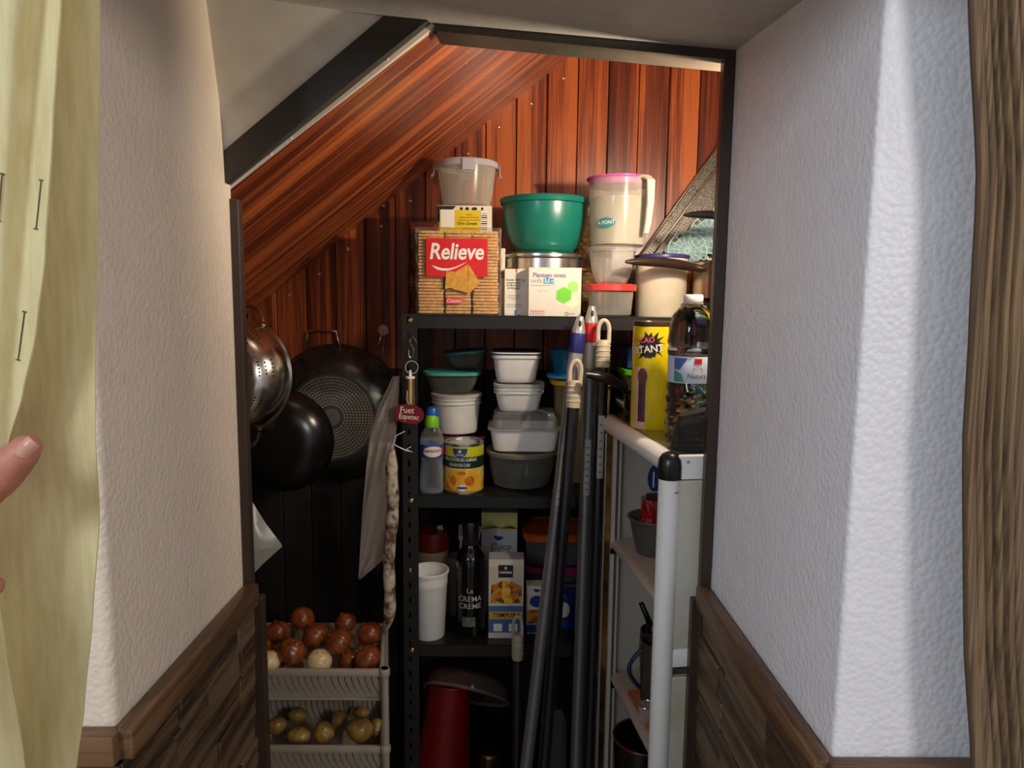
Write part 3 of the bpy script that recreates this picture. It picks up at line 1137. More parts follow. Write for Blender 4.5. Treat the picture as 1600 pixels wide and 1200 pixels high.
M_PINK = mat('pink_lid', srgb(206, 74, 160), .35, var=.03)
part('lid', MB().lathe([(R1 - .004, hj - .016), (R1 - .002, hj - .014), (R1 - .002, hj - .004), (R1 + .005, hj - .001), (R1 + .005, hj + .002), (R1 - .006, hj + .003), (.001, hj + .001)], 48), M_PINK, jg)
mb = MB()
ah = 0.62
cx, cy = math.sin(ah), -math.cos(ah)
prof = [(R1 - .002, hj - .004), (R1 + .012, hj - .002), (R1 + .026, hj - .012), (R1 + .027, hj - .06), (R1 + .022, hj - .105), (R1 + .016, hj - .128), (R1 + .010, hj - .130)]
tang = Vector((-cy, cx, 0))
rs = []
for i, (r_, z2) in enumerate(prof):
    w2 = (.012, .013, .012, .010, .0085, .007, .004)[i]
    c = Vector((r_ * cx, r_ * cy, z2))
    rad = Vector((cx, cy, 0))
    tn = Vector(prof[min(i + 1, 6)]) - Vector(prof[max(i - 1, 0)])
    nn = (rad * (-tn.y) + Vector((0, 0, tn.x))).normalized()
    rs.append([c + tang * w2 + nn * .003, c + tang * w2 * .8 + nn * -.003, c - tang * w2 * .8 - nn * .003, c - tang * w2 + nn * .003])
mb.rings(rs)
part('handle', mb, clear('milky_handle', srgb(232, 226, 206), .72, .3), jg)
br = decal(jg, 'badge', oval(29 * u, 15 * u, -26 * u, hj - W(68, Yj)), M_TEALPRINT, curved(R1 * .975), rings=3, sub=1)
lettering(br, 'A PONT', 7.5 * u, M_WHITEPRINT, curved(R1 * .975 + .0006), -26 * u, hj - W(68, Yj), rot=.05)

# --- wicker basket behind
Yw = 1.918
xb = xat(916, Yw, 1.5)
wk = thing('wicker_basket', 'straw coloured woven basket behind green bowl and pitcher', 'basket', (xb, Yw, Z1))
M_WICK = mat('wicker', srgb(190, 156, 108), .75, var=.2, scale=90)
hw = zat(338, Yw, 912) - Z1
Rw = 0.026
mb = MB()
nr = 26
for k in range(nr):
    zz = hw * (k + .5) / nr
    n = 40
    pts = [((Rw + .0015 * math.sin(10 * a + (k % 2) * PI)) * math.cos(a), (Rw + .0022 * math.sin(10 * a + (k % 2) * PI)) * math.sin(a), zz) for a in [2 * PI * i / n for i in range(n + 1)]]
    mb.tube(pts, hw / nr * .52, 5, cap=False)
part('weave', mb, M_WICK, wk, stuff=True)
for k in range(10):
    a = 2 * PI * k / 10
    part('stake', MB().tube([(Rw * math.cos(a), Rw * math.sin(a), 0.0), (Rw * math.cos(a), Rw * math.sin(a), hw)], .0024, 6), M_WICK, wk)

# --- tall beige canister with blue lid
Yt = 1.762
u = W(1, Yt)
Rt = 40 * u
htall = zat(397, Yt - Rt, 1030) - Z1
tc_ = thing('canister', 'tall cream plastic canister with dark blue lid behind the yellow tin', 'container', (xat(1031, Yt, Z1), Yt, Z1))
part('body', MB().lathe([(Rt * .94, 0), (Rt * .96, .004), (Rt, htall - .004), (Rt - .002, htall - .004), (Rt * .94, .006)], 48), mat('cream_canister', srgb(236, 222, 196), .34, var=.03), tc_)
part('lid', MB().lathe([(Rt + .001, htall - .008), (Rt + .003, htall - .006), (Rt + .003, htall), (Rt - .004, htall + .002), (.001, htall)], 48), mat('navy_lid', srgb(48, 46, 110), .35), tc_)

# --- amber jar
Ya = 1.835
Ra = W(13, Ya)
aj = thing('amber_jar', 'small amber orange jar between cream canister and saucepan', 'jar', (xat(1074, Ya, Z1), Ya, Z1))
part('body', MB().lathe([(Ra * .9, 0), (Ra, .004), (Ra, .12), (Ra * .8, .13)], 28), mat('amber', srgb(206, 110, 24), .2, var=.05), aj)
part('lid', MB().lathe([(Ra * .85, .128), (Ra * .85, .145), (.001, .146)], 28), M_CLEAR, aj)

# --- pans stacked at the right end
def saucepan(name, label, x, y, z, r, h, m, hz, tip, hr=0.0085, mh=None, blunt=.35):
    """long handle from the wall to tip (world point)"""
    t = thing(name, label, 'pan', (x, y, z))
    part('body', MB().lathe([(r * .92, 0), (r, .006), (r, h - .003), (r + .003, h), (r, h + .001), (r - .002, h - .004), (r - .002, .008), (r * .85, .003)], 44), m, t)
    tl = Vector(tip) - Vector((x, y, z))
    dr = Vector((tl.x, tl.y, 0)).normalized()
    st = Vector((dr.x * (r - .002), dr.y * (r - .002), hz))
    mb = MB()
    pts = [st.lerp(tl, k / 8) + Vector((0, 0, .006 * math.sin(PI * k / 8))) for k in range(9)]
    mb.tube(pts, [hr * .8, hr * .95, hr * 1.1, hr * 1.15, hr * 1.15, hr * 1.1, hr, hr * max(.8, blunt), hr * blunt], 10)
    part('handle', mb, mh or M_BLACKPLASTIC, t)
    return t


YpA = 1.705
zB = Z1
rB = 0.088
hB = zat(470, YpA - .05, 1100) - Z1
xB = xat(1137, YpA, Z1)
casB = thing('casserole', 'low dark casserole with black side handle, bottom of the pan stack', 'pot', (xB, YpA, zB))
part('body', MB().lathe([(rB * .93, 0), (rB, .006), (rB, hB - .003), (rB + .003, hB), (.001, hB)], 44), mat('dark_bronze_pan', srgb(70, 46, 34), .3, .6), casB)
mb = MB()
pts = []
for k in range(11):
    t = k / 10
    pts.append((-rB * .80 - .046 * math.sin(t * PI), -.075 + .07 * t, hB * .65 - .0 * t))
mb.tube(pts, [.007] + [.009] * 9 + [.007], 9)
part('handle', mb, M_BLACKPLASTIC, casB)
zA = zB + hB + .0008
hA = zat(407, YpA - .05, 1100) - zA
xA = xat(1137, YpA, zA)
saucepan('saucepan', 'steel saucepan with long dark brown handle, middle of the pan stack', xA, YpA, zA, .083, hA, mat('bronze_steel', (.42, .34, .26, 1), .25, 1.0), hA * .8, P(978, 409, 1.605), .0105, mat('brown_bakelite', srgb(46, 32, 26), .3))
zC = zA + hA + .0018
saucepan('saucepan', 'saucepan on top of the pan stack with curved black handle', xat(1190, 1.72, zC), 1.72, zC, .078, zat(343, 1.70, 1120) - zC + .012, M_STEEL, zat(343, 1.68, 1120) - zC, P(1069, 336, 1.62), .0085)

# --- mesh trays leaning to the right
def mesh_tray(name, label, px0, py0, px1, py1, wpx, Y, m):
    a, b = P(px0, py0, Y), P(px1, py1, Y)
    L_ = (b - a).length
    w2 = W(wpx, Y)
    t = thing(name, label, 'tray', a)
    ang_ = math.atan2(b.z - a.z, b.x - a.x)
    t.rotation_euler = (0, -ang_, 0)
    t.rotation_euler = Euler((math.radians(-8), -ang_, 0))
    mb = MB()
    nx, nz = int(L_ / .0075), int(w2 / .0075)
    for i in range(1, nx):
        mb.tube([(L_ * i / nx, 0, 0), (L_ * i / nx, .0, -w2)], .0011, 4, cap=False)
    for j in range(1, nz):
        mb.tube([(0, .0008, -w2 * j / nz), (L_, .0008, -w2 * j / nz)], .0011, 4, cap=False)
    part('wire_mesh', mb, mat('grey_wire', (.52, .49, .44, 1), .3, 1.0), t, stuff=True)
    mb = MB().box((L_ / 2, .0022, -w2 / 2), (L_, .0012, w2))
    part('backing', mb, m, t)
    mb = MB()
    q = [(0, 0, 0), (L_, 0, 0), (L_, 0, -w2), (0, 0, -w2)]
    for p0, p1 in zip(q, q[1:] + q[:1]):
        mb.tube([p0, p1], .0028, 8)
    part('rim_wire', mb, M_CHROME, t)
    return t


M_MESHB = mat('grey_mesh_backing', (.11, .10, .09, 1), .5, .5)
mesh_tray('mesh_rack', 'rear steel mesh tray leaning against the wooden back wall', 972, 440, 1180, 148, 30, 1.945, M_MESHB)
mesh_tray('mesh_rack', 'front steel mesh tray leaning at a slant beside the pitcher', 1004, 420, 1205, 148, 40, 1.922, M_MESHB)
mesh_tray('mesh_rack', 'small fine-meshed tray leaning behind the pale blue lace mat', 1030, 425, 1200, 245, 34, 1.900, mat('dark_mesh_backing', (.07, .07, .07, 1), .5, .5))

# --- lace mat and zebra tray
M_LACE = mat('pale_blue_lace', srgb(176, 214, 216), .5, var=.03)
lm = thing('lace_mat', 'pale blue scalloped lace mat leaning behind the saucepan', 'mat', P(1100, 372, 1.862))
lm.rotation_euler = Euler((math.radians(-10), math.radians(-38), 0))
mb = MB()
R = W(30, 1.875)
for cx in (-R * 1.05, R * .35, R * 1.75):
    for k in range(16):
        a = 2 * PI * k / 16
        c, s_ = math.cos(a), math.sin(a)
        mb.box((cx + R * .45 * c, 0, R * .45 * s_), (R * .9, .002, .0022), Matrix.Translation((cx + R * .45 * c, 0, R * .45 * s_)) @ Matrix.Rotation(-a, 4, 'Y') @ Matrix.Translation((-cx - R * .45 * c, 0, -R * .45 * s_)))
    for rr in (R * .42, R * .72, R * .98):
        mb.torus(rr, .0026 if rr > R * .9 else .0014, Matrix.Translation((cx, 0, 0)) @ Matrix.Rotation(PI / 2, 4, 'X'), 28, 5)
part('lacework', mb, M_LACE, lm)
mb = MB().box((R * .35, .004, 0), (R * 4.6, .0016, R * 1.5))
part('backing', mb, mat('teal_grey_mat', srgb(120, 150, 152), .6), lm)
# zebra tray
def zebra():
    m, nt, b = base_mat('zebra_print')
    tc = nd(nt, 'ShaderNodeTexCoord')
    wv = nd(nt, 'ShaderNodeTexWave', wave_type='BANDS', bands_direction='DIAGONAL')
    wv.inputs['Scale'].default_value = 32
    wv.inputs['Distortion'].default_value = 5
    wv.inputs['Detail Scale'].default_value = 2
    nt.links.new(tc.outputs['Object'], wv.inputs['Vector'])
    rp = nd(nt, 'ShaderNodeValToRGB')
    rp.color_ramp.interpolation = 'CONSTANT'
    rp.color_ramp.elements[0].color = srgb(22, 22, 22)
    rp.color_ramp.elements[1].color = srgb(232, 230, 220)
    rp.color_ramp.elements[1].position = .5
    nt.links.new(wv.outputs['Fac'], rp.inputs[0])
    nt.links.new(rp.outputs[0], b.inputs['Base Color'])
    b.inputs['Roughness'].default_value = .45
    return m


zt_ = thing('patterned_tray', 'black and white zebra patterned tray behind the saucepan', 'tray', (xat(1125, 1.884, Z1), 1.884, Z1))
hz_ = zat(380, 1.872, 1110) - Z1
part('panel', MB().box((0, 0, hz_ / 2), (W(74, 1.872), .008, hz_), b=.002), zebra(), zt_)
mb = MB()
q = [(-W(37, 1.872), 0, .002), (W(37, 1.872), 0, .002), (W(37, 1.872), 0, hz_), (-W(37, 1.872), 0, hz_)]
for p0, p1 in zip(q, q[1:] + q[:1]):
    mb.tube([p0, p1], .003, 8)
part('rim', mb, M_BLACKPLASTIC, zt_)

# ================================================================== SECOND SHELF
M_TEALLID = mat('teal_lid', srgb(74, 158, 150), .35, var=.03)
M_NAVY = mat('navy_plastic', srgb(24, 26, 48), .35, var=.04)
M_GREYCLEAR = clear('smoky_clear_plastic', srgb(150, 152, 146), .12, .2)

# --- kids' water bottle
Y_ = 1.662
u = W(1, Y_)
x0 = xat(675, Y_, Z2)
wb = thing('water_bottle', 'small water bottle with green and blue sport cap beside the peach tin', 'bottle', (x0, Y_, Z2))
hs = .005
prof = [(.010, .004), (18 * u, .0), (19.5 * u, .004), (19.8 * u, 14 * u), (19.2 * u, 24 * u), (19.6 * u, 32 * u), (18.6 * u, 40 * u), (17.2 * u, 49 * u), (18.4 * u, 54 * u), (19.4 * u, 57 * u), (19.4 * u, 75 * u), (19.6 * u, 79 * u), (18.6 * u, 86 * u), (15.5 * u, 95 * u), (11.6 * u, 102 * u), (10.4 * u, 105 * u)]
part('body', MB().lathe(prof, 32), M_PET, wb)
part('water', MB().lathe([(.010, .0045), (18 * u - .001, .002), (19.5 * u - .001, .005), (19 * u - .001, 30 * u), (17 * u - .001, 49 * u), (19 * u - .001, 60 * u), (18.4 * u - .001, 84 * u), (.001, 84 * u)], 32), clear('water', srgb(200, 212, 220), .05, .03, tint=(.9, .94, .96, 1)), wb)
lb = part('label', MB().lathe([(19.6 * u, 57 * u), (19.7 * u, 58 * u), (19.7 * u, 77 * u), (19.6 * u, 78 * u)], 32, cap0=False, cap1=False), mat('blue_label', srgb(58, 78, 150), .4, var=.1), wb)
cf = curved(19.7 * u + .0005)
decal(lb, 'white_patch', oval(34 * u, 17 * u, 4 * u, 67.5 * u), M_WHITEPRINT, cf, rings=3, sub=1)
lettering(lb, 'AGUADOY', 6.2 * u, mat('dark_red_print', srgb(150, 40, 40), .5), curved(19.7 * u + .001), 2 * u, 68.5 * u, bold=.0002)
decal(lb, 'pink_patch', oval(7 * u, 12 * u, 22 * u, 68 * u), mat('magenta_print', srgb(200, 40, 100), .5), curved(19.7 * u + .001), rings=2, sub=1)
cp = part('cap', MB().lathe([(11 * u, 104 * u), (11.5 * u, 106 * u), (11.3 * u, 114 * u), (9.5 * u, 121 * u), (8 * u, 123 * u)], 28), mat('lime_cap', srgb(130, 206, 34), .35), wb)
part('dome', MB().lathe([(10.2 * u, 117 * u), (11 * u, 122 * u), (10.6 * u, 129 * u), (8 * u, 134 * u), (3 * u, 136 * u)], 28, Matrix.Translation((.001, .006, 0))), mat('blue_cap', srgb(30, 96, 190), .3), cp)

# --- tin of peaches
Y_ = 1.675
u = W(1, Y_)
Rc = 31.5 * u
x0 = xat(725, Y_, Z2)
hc = W(80, Y_)
tn = thing('food_tin', 'tin of peaches in syrup with yellow and green label', 'tin', (x0, Y_, Z2))
M_TIN = mat('tin_metal', (.66, .64, .60, 1), .28, 1.0, var=.06)
part('can', MB().lathe([(Rc * .95, 0), (Rc, .001), (Rc, .004), (Rc - .001, .005), (Rc - .001, hc - .005), (Rc, hc - .004), (Rc, hc), (Rc - .002, hc), (Rc - .0025, hc - .004), (Rc * .75, hc - .004), (Rc * .74, hc - .0032), (Rc * .45, hc - .0032), (.001, hc - .0036)], 44), M_TIN, tn)
def peach_label():
    m, nt, b = base_mat('peach_print')
    tc = nd(nt, 'ShaderNodeTexCoord')
    vo = nd(nt, 'ShaderNodeTexVoronoi', feature='SMOOTH_F1')
    vo.inputs['Scale'].default_value = 26
    nt.links.new(tc.outputs['Object'], vo.inputs['Vector'])
    rp = nd(nt, 'ShaderNodeValToRGB')
    e = rp.color_ramp.elements
    e[0].position, e[0].color = .1, srgb(214, 110, 20)
    e[1].position, e[1].color = .75, srgb(140, 160, 40)
    k = e.new(.36)
    k.color = srgb(240, 186, 50)
    k = e.new(.58)
    k.color = srgb(244, 208, 110)
    nt.links.new(vo.outputs['Distance'], rp.inputs[0])
    nt.links.new(rp.outputs[0], b.inputs['Base Color'])
    b.inputs['Roughness'].default_value = .35
    return m


lab = part('label', MB().lathe([(Rc - .0004, .006), (Rc - .0004, hc * .52)], 44, cap0=False, cap1=False), peach_label(), tn)
part('green_band', MB().lathe([(Rc - .0003, hc * .52), (Rc - .0003, hc * .745)], 44, cap0=False, cap1=False), mat('dark_green_print', srgb(16, 46, 36), .4), tn)
part('yellow_band', MB().lathe([(Rc - .0004, hc * .745), (Rc - .0004, hc - .007)], 44, cap0=False, cap1=False), mat('lime_yellow_print', srgb(206, 206, 40), .4), tn)
cf = curved(Rc + .0002)
lettering(tn, 'MELOCOTÓN EN ALMÍBAR', 7.6 * u, M_WHITEPRINT, cf, -6 * u, hc * .69, bold=.0001, sx=.62)
lettering(tn, 'PELADO EN CASA', 7.0 * u, M_WHITEPRINT, cf, -6 * u, hc * .585, bold=.0001, sx=.62)
sb = decal(tn, 'badge', oval(24 * u, 28 * u, -5 * u, hc - 7 * u, 14, PI, 2 * PI) + [(7 * u, hc - 7 * u)], M_BLUE, cf, rings=3, sub=4)
decal(sb, 'sun_mark', oval(5 * u, 5 * u, -5 * u, hc - 11.5 * u, 12), M_CREAMPL, curved(Rc + .0006), rings=1, sub=1)
lettering(sb, 'alteza', 5 * u, M_WHITEPRINT, curved(Rc + .0006), -5 * u, hc - 16.5 * u)
# peach halves printed larger
M_PEACH = mat('peach_yellow', srgb(240, 186, 52), .4, var=.08, scale=60)
M_PEACHC = mat('peach_core', srgb(214, 112, 24), .4, var=.15, scale=80)
for (cx, cz, w_, h_) in ((-16, 22, 22, 32), (11, 22, 34, 32), (-2, 34, 26, 14)):
    pf = decal(lab, 'printed_peach', oval(w_ * u, h_ * u, cx * u, cz * u), M_PEACH, curved(Rc + .0001 + .0001 * abs(cx) / 10), rings=3, sub=1)
    decal(pf, 'printed_core', oval(w_ * .5 * u, h_ * .5 * u, cx * u, cz * u), M_PEACHC, curved(Rc + .0004 + .0001 * abs(cx) / 10), rings=3, sub=1)
sl = decal(lab, 'seal', oval(15 * u, 11 * u, -1 * u, 11 * u), M_WHITEPRINT, curved(Rc + .0007), rings=2, sub=1)
decal(sl, 'seal_bar', rect(15 * u, 3.4 * u, -1 * u, 11 * u), M_BLUE, curved(Rc + .0010), rings=2, sub=2)

# --- red tin below the white tubs
Yr = 1.79
zr_ = zat(681, Yr - .05, 715)
u = W(1, Yr)
rt = thing('red_box', 'red tin box behind the peach tin, under white round tubs', 'box', (xat(716, Yr, Z2), Yr, Z2))
part('body', MB().box((0, 0, (zr_ - Z2) / 2), (W(84, Yr), .11, zr_ - Z2), b=.003), mat('red_tin', srgb(120, 16, 20), .35, .2), rt)
part('lid', MB().box((0, 0, zr_ - Z2 - .006), (W(84, Yr) + .003, .113, .012), b=.003), mat('red_tin', srgb(120, 16, 20)), rt)
# --- stack of white round tubs
z_ = zr_ + .0006
htb = W(64, Yr - .05)
xt = xat(713, Yr, z_)
lidm = clear('clear_tub_lid', srgb(220, 220, 214), .5, .2)
for k, lab_ in enumerate(('lowest white round tub of the nested stack on the red tin', 'middle white round tub of the nested stack, only its rim showing', 'top white round tub of the nested stack, under clear lid')):
    q = 1 - .012 * k
    tub('round_tub', lab_, xt, Yr, z_ + k * .010, 33 * u * q, 37 * u * q, htb - .020, M_WHITEPL, lidm if k == 2 else None, .008, lip=.0035 + .0006 * k, group='nested white round tubs')
z_ += htb + .0036
hk = W(32, Yr)
tub('food_container', 'rounded clear box with teal lid resting on the white round tubs', xat(707, Yr, z_), Yr, z_, 30 * u, 41 * u, hk, M_GREYCLEAR, M_TEALLID, .009, e=3.2, bulge=.8, sy=.85, lidr=45 * u)
z_ += hk + .003
tub('food_container', 'topmost clear box with teal lid on second shelf, tipped slightly', xat(729, Yr + .03, z_), Yr + .03, z_ + .005, 20 * u, 31 * u, W(26, Yr), M_GREYCLEAR, mat('dark_teal_lid', srgb(44, 110, 112), .35), .008, e=3.0, bulge=.8, sy=.9, lidr=35 * u, tilt=(0, math.radians(-5), .1))

# --- big round clear box
Yl = 1.735
u = W(1, Yl)
hl = W(56, Yl)
xl = xat(814, Yl, Z2)
tub('food_container', 'wide round clear box with pale lid standing on the second shelf', xl, Yl, Z2, 44 * u, 53 * u, hl, M_GREYCLEAR, clear('olive_clear_lid', srgb(160, 158, 130), .45, .25), .010, bulge=.9, lidr=57 * u)
z_ = Z2 + hl + .0035
# white tray with clear lid
Yt2 = 1.735
ut = W(1, Yt2)
xt2 = xat(819, Yt2, z_)
wt = thing('food_tray', 'rectangular white tray with clear lid on the wide round box', 'container', (xt2, Yt2, z_))
httr = W(38, Yt2 - .06)
mb = MB()
mb.lathe(vessel(48 * ut, 54 * ut, httr, lip=.004), 48, e=7, sy=.78)
part('tray', mb, M_WHITEPL, wt)
mb = MB()
hq = W(24, Yt2)
mb.lathe([(57 * ut, httr - .004), (58 * ut, httr - .002), (58 * ut, httr + .002), (52 * ut, httr + .003), (49 * ut, httr + hq * .8), (46 * ut, httr + hq), (.001, httr + hq)], 48, e=7, sy=.78, cap0=False)
part('lid', mb, clear('smoke_lid', srgb(170, 172, 170), .3, .18), wt)
z_ = z_ + httr + hq + .0006
Ys = 1.745
us = W(1, Ys)
sql = clear('clear_sq_lid', srgb(206, 208, 206), .45, .2)
hh = zat(599, Ys - .05, 810) - z_ - .004
for k, lab_ in enumerate(('lowest white square tub of the nested trio on the lidded tray', 'middle white square tub of the nested trio, only its rim showing', 'top white square tub of the nested trio, with clear lid')):
    q = 1 - .012 * k
    tub('square_tub', lab_, xat(810, Ys, z_), Ys, z_ + k * .009, 30 * us * q, 37 * us * q, hh - .018, M_WHITEPL, sql if k == 2 else None, .008, e=4.5, lip=.0035 + .0006 * k, lidr=40 * us, group='nested white square tubs')
z_ += hh + .0038
hh = zat(548, Ys - .05, 806) - z_ - .004
tub('square_tub', 'topmost white square tub with dark lid on second shelf', xat(806, Ys, z_), Ys, z_, 30 * us, 37 * us, hh, M_WHITEPL, M_NAVY, .009, e=4.5, rims=1, lidr=38 * us)
z_ += hh + .0038

# --- right group on second shelf, behind the broom handles
Yg = 1.79
ug = W(1, Yg)
x0 = xat(905, Yg, Z2)
hg = zat(597, Yg - .06, 905) - Z2
tub('food_container', 'tall translucent box with orange-yellow lid behind the broom handles', x0, Yg, Z2, 38 * ug, 44 * ug, hg, clear('amber_clear_plastic', srgb(170, 150, 100), .3, .25), mat('orange_yellow_lid', srgb(214, 160, 30), .35), .012, e=4, lidr=50 * ug)
z_ = Z2 + hg + .0042
hb2 = zat(548, Yg - .05, 885) - z_
M_BLUECL = clear('blue_clear_plastic', srgb(40, 120, 160), .3, .2, tint=(.6, .85, .95, 1))
tub('food_container', 'clear blue bowl on light blue lid, behind blue-banded broom handle', xat(893, Yg, z_), Yg, z_, 26 * ug, 34 * ug, hb2, M_BLUECL, None, e=3, bulge=.8)
part('base_lid', MB().lathe([(38 * ug, .001), (40 * ug, .003), (40 * ug, .010), (36 * ug, .012), (.001, .012)], 40, e=3), mat('light_blue_lid', srgb(70, 150, 214), .35), [o for o in COL.objects if o.get('label', '').startswith('clear blue bowl')][0])
x1 = xat(1008, Yg, Z2)
hk2 = zat(632, Yg - .06, 985) - Z2
tub('food_container', 'dark box with grey lid at right end of second shelf', x1, Yg, Z2, 42 * ug, 46 * ug, hk2, M_NAVY, mat('grey_lid', srgb(150, 150, 146), .4), .012, e=5)
z_ = Z2 + hk2 + .0042
hk3 = zat(580, Yg - .06, 985) - z_
tub('food_container', 'clear box with bright green lid at right end of second shelf', x1, Yg, z_, 38 * ug, 44 * ug, hk3, M_GREYCLEAR, mat('bright_green_lid', srgb(90, 190, 40), .35), .014, e=5)
z_ += hk3 + .006
nb = thing('navy_box', 'dark blue box on top of the bright green lid', 'box', (x1, Yg, z_))
part('body', MB().box((0, 0, .025), (80 * ug, .10, .050), b=.002), M_BLUE, nb)
part('lid', MB().box((0, 0, .051), (82 * ug, .102, .008), b=.002), M_NAVY, nb)

# ================================================================== THIRD SHELF
# white cup
Y_ = 1.675
u = W(1, Y_)
wc = thing('drinking_cup', 'empty white plastic cup at the left end of the third shelf', 'cup', (xat(671, Y_, Z3), Y_, Z3))
hcup = W(110, Y_)
part('cup', MB().lathe([(24 * u, 0), (25 * u, .002), (29 * u, hcup * .80), (30 * u, hcup * .82), (29.4 * u, hcup * .85), (30.5 * u, hcup * .97), (32 * u, hcup * .975), (32 * u, hcup), (30.5 * u, hcup), (29.3 * u, hcup * .96), (24 * u, .004)], 40), M_WHITEPL, wc)
part('rim', MB().torus(31 * u, .0022, Matrix.Translation((0, 0, hcup)), 40, 8), M_WHITEPL, wc)
# cream jar with red lid behind
Y_ = 1.80
u = W(1, Y_)
cj = thing('storage_jar', 'cream jar with dark red lid behind the white cup', 'jar', (xat(677, Y_, Z3), Y_, Z3))
hj2 = zat(852, Y_, 677) - Z3
part('body', MB().lathe([(24 * u, 0), (26 * u, .004), (26 * u, hj2)], 32), mat('cream_jar', srgb(170, 150, 118), .4), cj)
part('lid', MB().lathe([(27.5 * u, hj2 - .006), (28 * u, hj2), (26 * u, hj2 + 26 * u), (.001, hj2 + 27 * u)], 32), mat('dark_red_lid', srgb(110, 20, 18), .4), cj)
# cup with forks behind the bottle
Y_ = 1.80
u = W(1, Y_)
fc = thing('cutlery_cup', 'pale carton cup holding white plastic forks behind the black bottle', 'cup', (xat(715, Y_, Z3), Y_, Z3))
hf = zat(868, Y_, 715) - Z3
part('cup', MB().lathe([(15 * u, 0), (16 * u, .003), (18 * u, hf), (17 * u, hf), (15 * u, .006)], 32), mat('grey_card', srgb(150, 150, 150), .5), fc)
for k, (dx, tl) in enumerate(((-6, -.18), (2, .03), (9, .2))):
    M = Matrix.Translation((dx * u, 0, .03)) @ Matrix.Rotation(tl, 4, 'Y')
    mb = MB()
    hz2 = hf + 26 * u
    mb.box((0, 0, hz2 / 2 - .01), (.006, .002, hz2 - .02), M)
    for q in (-1, 0, 1):
        mb.box((q * .005, 0, hz2 - .005), (.0028, .0018, .034), M)
    mb.box((0, 0, hz2 - .024), (.0135, .0018, .010), M)
    part('fork', mb, M_WHITEPL, fc)
# black bottle
Y_ = 1.69
u = W(1, Y_)
bb = thing('liqueur_bottle', 'black glass bottle lettered in white, between cup and tempura box', 'bottle', (xat(735, Y_, Z3), Y_, Z3))
Rb2 = 25 * u
hbt = zat(814, Y_, 735) - Z3
M_BLKGLASS = mat('black_glass', srgb(10, 9, 10), .1, var=.05, coat=.4)
part('body', MB().lathe([(Rb2 * .9, 0), (Rb2, .005), (Rb2, hbt * .66), (Rb2 * .92, hbt * .71), (Rb2 * .62, hbt * .765), (Rb2 * .46, hbt * .80), (Rb2 * .44, hbt * .90)], 40), M_BLKGLASS, bb)
part('stopper', MB().lathe([(Rb2 * .50, hbt * .80), (Rb2 * .52, hbt * .81), (Rb2 * .52, hbt * .985), (Rb2 * .46, hbt), (.001, hbt)], 28), M_BLACKPLASTIC, bb)
cf = curved(Rb2 + .0004)
M_SILVERPR = mat('silver_print', srgb(190, 186, 180), .4)
lettering(bb, 'CREMA', 12.5 * u, M_SILVERPR, cf, 0, W(66, Y_), bold=.0001)
lettering(bb, 'CREME', 12.5 * u, M_SILVERPR, cf, 0, W(54, Y_), bold=.0001)
lettering(bb, 'La', 12 * u, M_SILVERPR, cf, 0, W(80, Y_))
decal(bb, 'label', rect(22 * u, 16 * u, -2 * u, 28 * u), mat('grey_green_print', srgb(92, 104, 92), .5, var=.2, scale=90), cf, rings=3, sub=3)
# coco box
Y_ = 1.80
u = W(1, Y_)
t, hh = carton('coconut_box', 'white and yellow baking carton standing behind the tempura box', 779, 801, Y_, 58 * u, .05, Z3, mat('white_card_dim', srgb(226, 226, 226), .5, var=.02), 'box')
f_ = flat(-.0255)
M_PALEY = mat('pale_yellow_print', srgb(222, 214, 130), .5, var=.05)
decal(t, 'yellow_top', [(-29 * u, hh - 28 * u), (-12 * u, hh - 25 * u), (6 * u, hh - 31 * u), (29 * u, hh - 27 * u), (29 * u, hh), (-29 * u, hh)], M_PALEY, f_, rings=1, sub=2)
decal(t, 'ochre_stripe', [(-29 * u, hh - 28 * u), (-12 * u, hh - 24 * u), (8 * u, hh - 28 * u), (20 * u, hh - 23 * u), (29 * u, hh - 27 * u), (29 * u, hh - 25 * u), (18 * u, hh - 20 * u), (0, hh - 25 * u), (-14 * u, hh - 20 * u), (-29 * u, hh - 25 * u)], mat('ochre_print', srgb(190, 160, 50), .5), flat(-.0258), rings=1, sub=1)
decal(t, 'badge', oval(16 * u, 16 * u, -1 * u, hh - 38 * u, 12, PI, 2 * PI), M_BLUE, f_, rings=3, sub=4)
lettering(t, 'Coco', 15 * u, M_BLACKPRINT, f_, 2 * u, hh - 57 * u, shear=.2)
lettering(t, 'Rallado', 13 * u, M_BLACKPRINT, f_, 2 * u, hh - 68 * u, shear=.2)
# tempura box
Y_ = 1.655
u = W(1, Y_)
t, hh = carton('tempura_box', 'tempura flour carton with fried food picture and blue base', 790, 874, Y_, 57 * u, .045, Z3, M_CARD, 'box', rotz=.0)
f_ = flat(-.0230)
def food_pic(name, cols, sc):
    m, nt, b = base_mat(name)
    tc = nd(nt, 'ShaderNodeTexCoord')
    vo = nd(nt, 'ShaderNodeTexVoronoi')
    vo.inputs['Scale'].default_value = sc
    nt.links.new(tc.outputs['Object'], vo.inputs['Vector'])
    rp = nd(nt, 'ShaderNodeValToRGB')
    sep = nd(nt, 'ShaderNodeSeparateColor')
    nt.links.new(vo.outputs['Color'], sep.inputs[0])
    e = rp.color_ramp.elements
    e[0].color, e[1].color = cols[0], cols[-1]
    for i, c in enumerate(cols[1:-1]):
        e.new((i + 1) / (len(cols) - 1)).color = c
    nt.links.new(sep.outputs[0], rp.inputs[0])
    nt.links.new(rp.outputs[0], b.inputs['Base Color'])
    b.inputs['Roughness'].default_value = .4
    return m


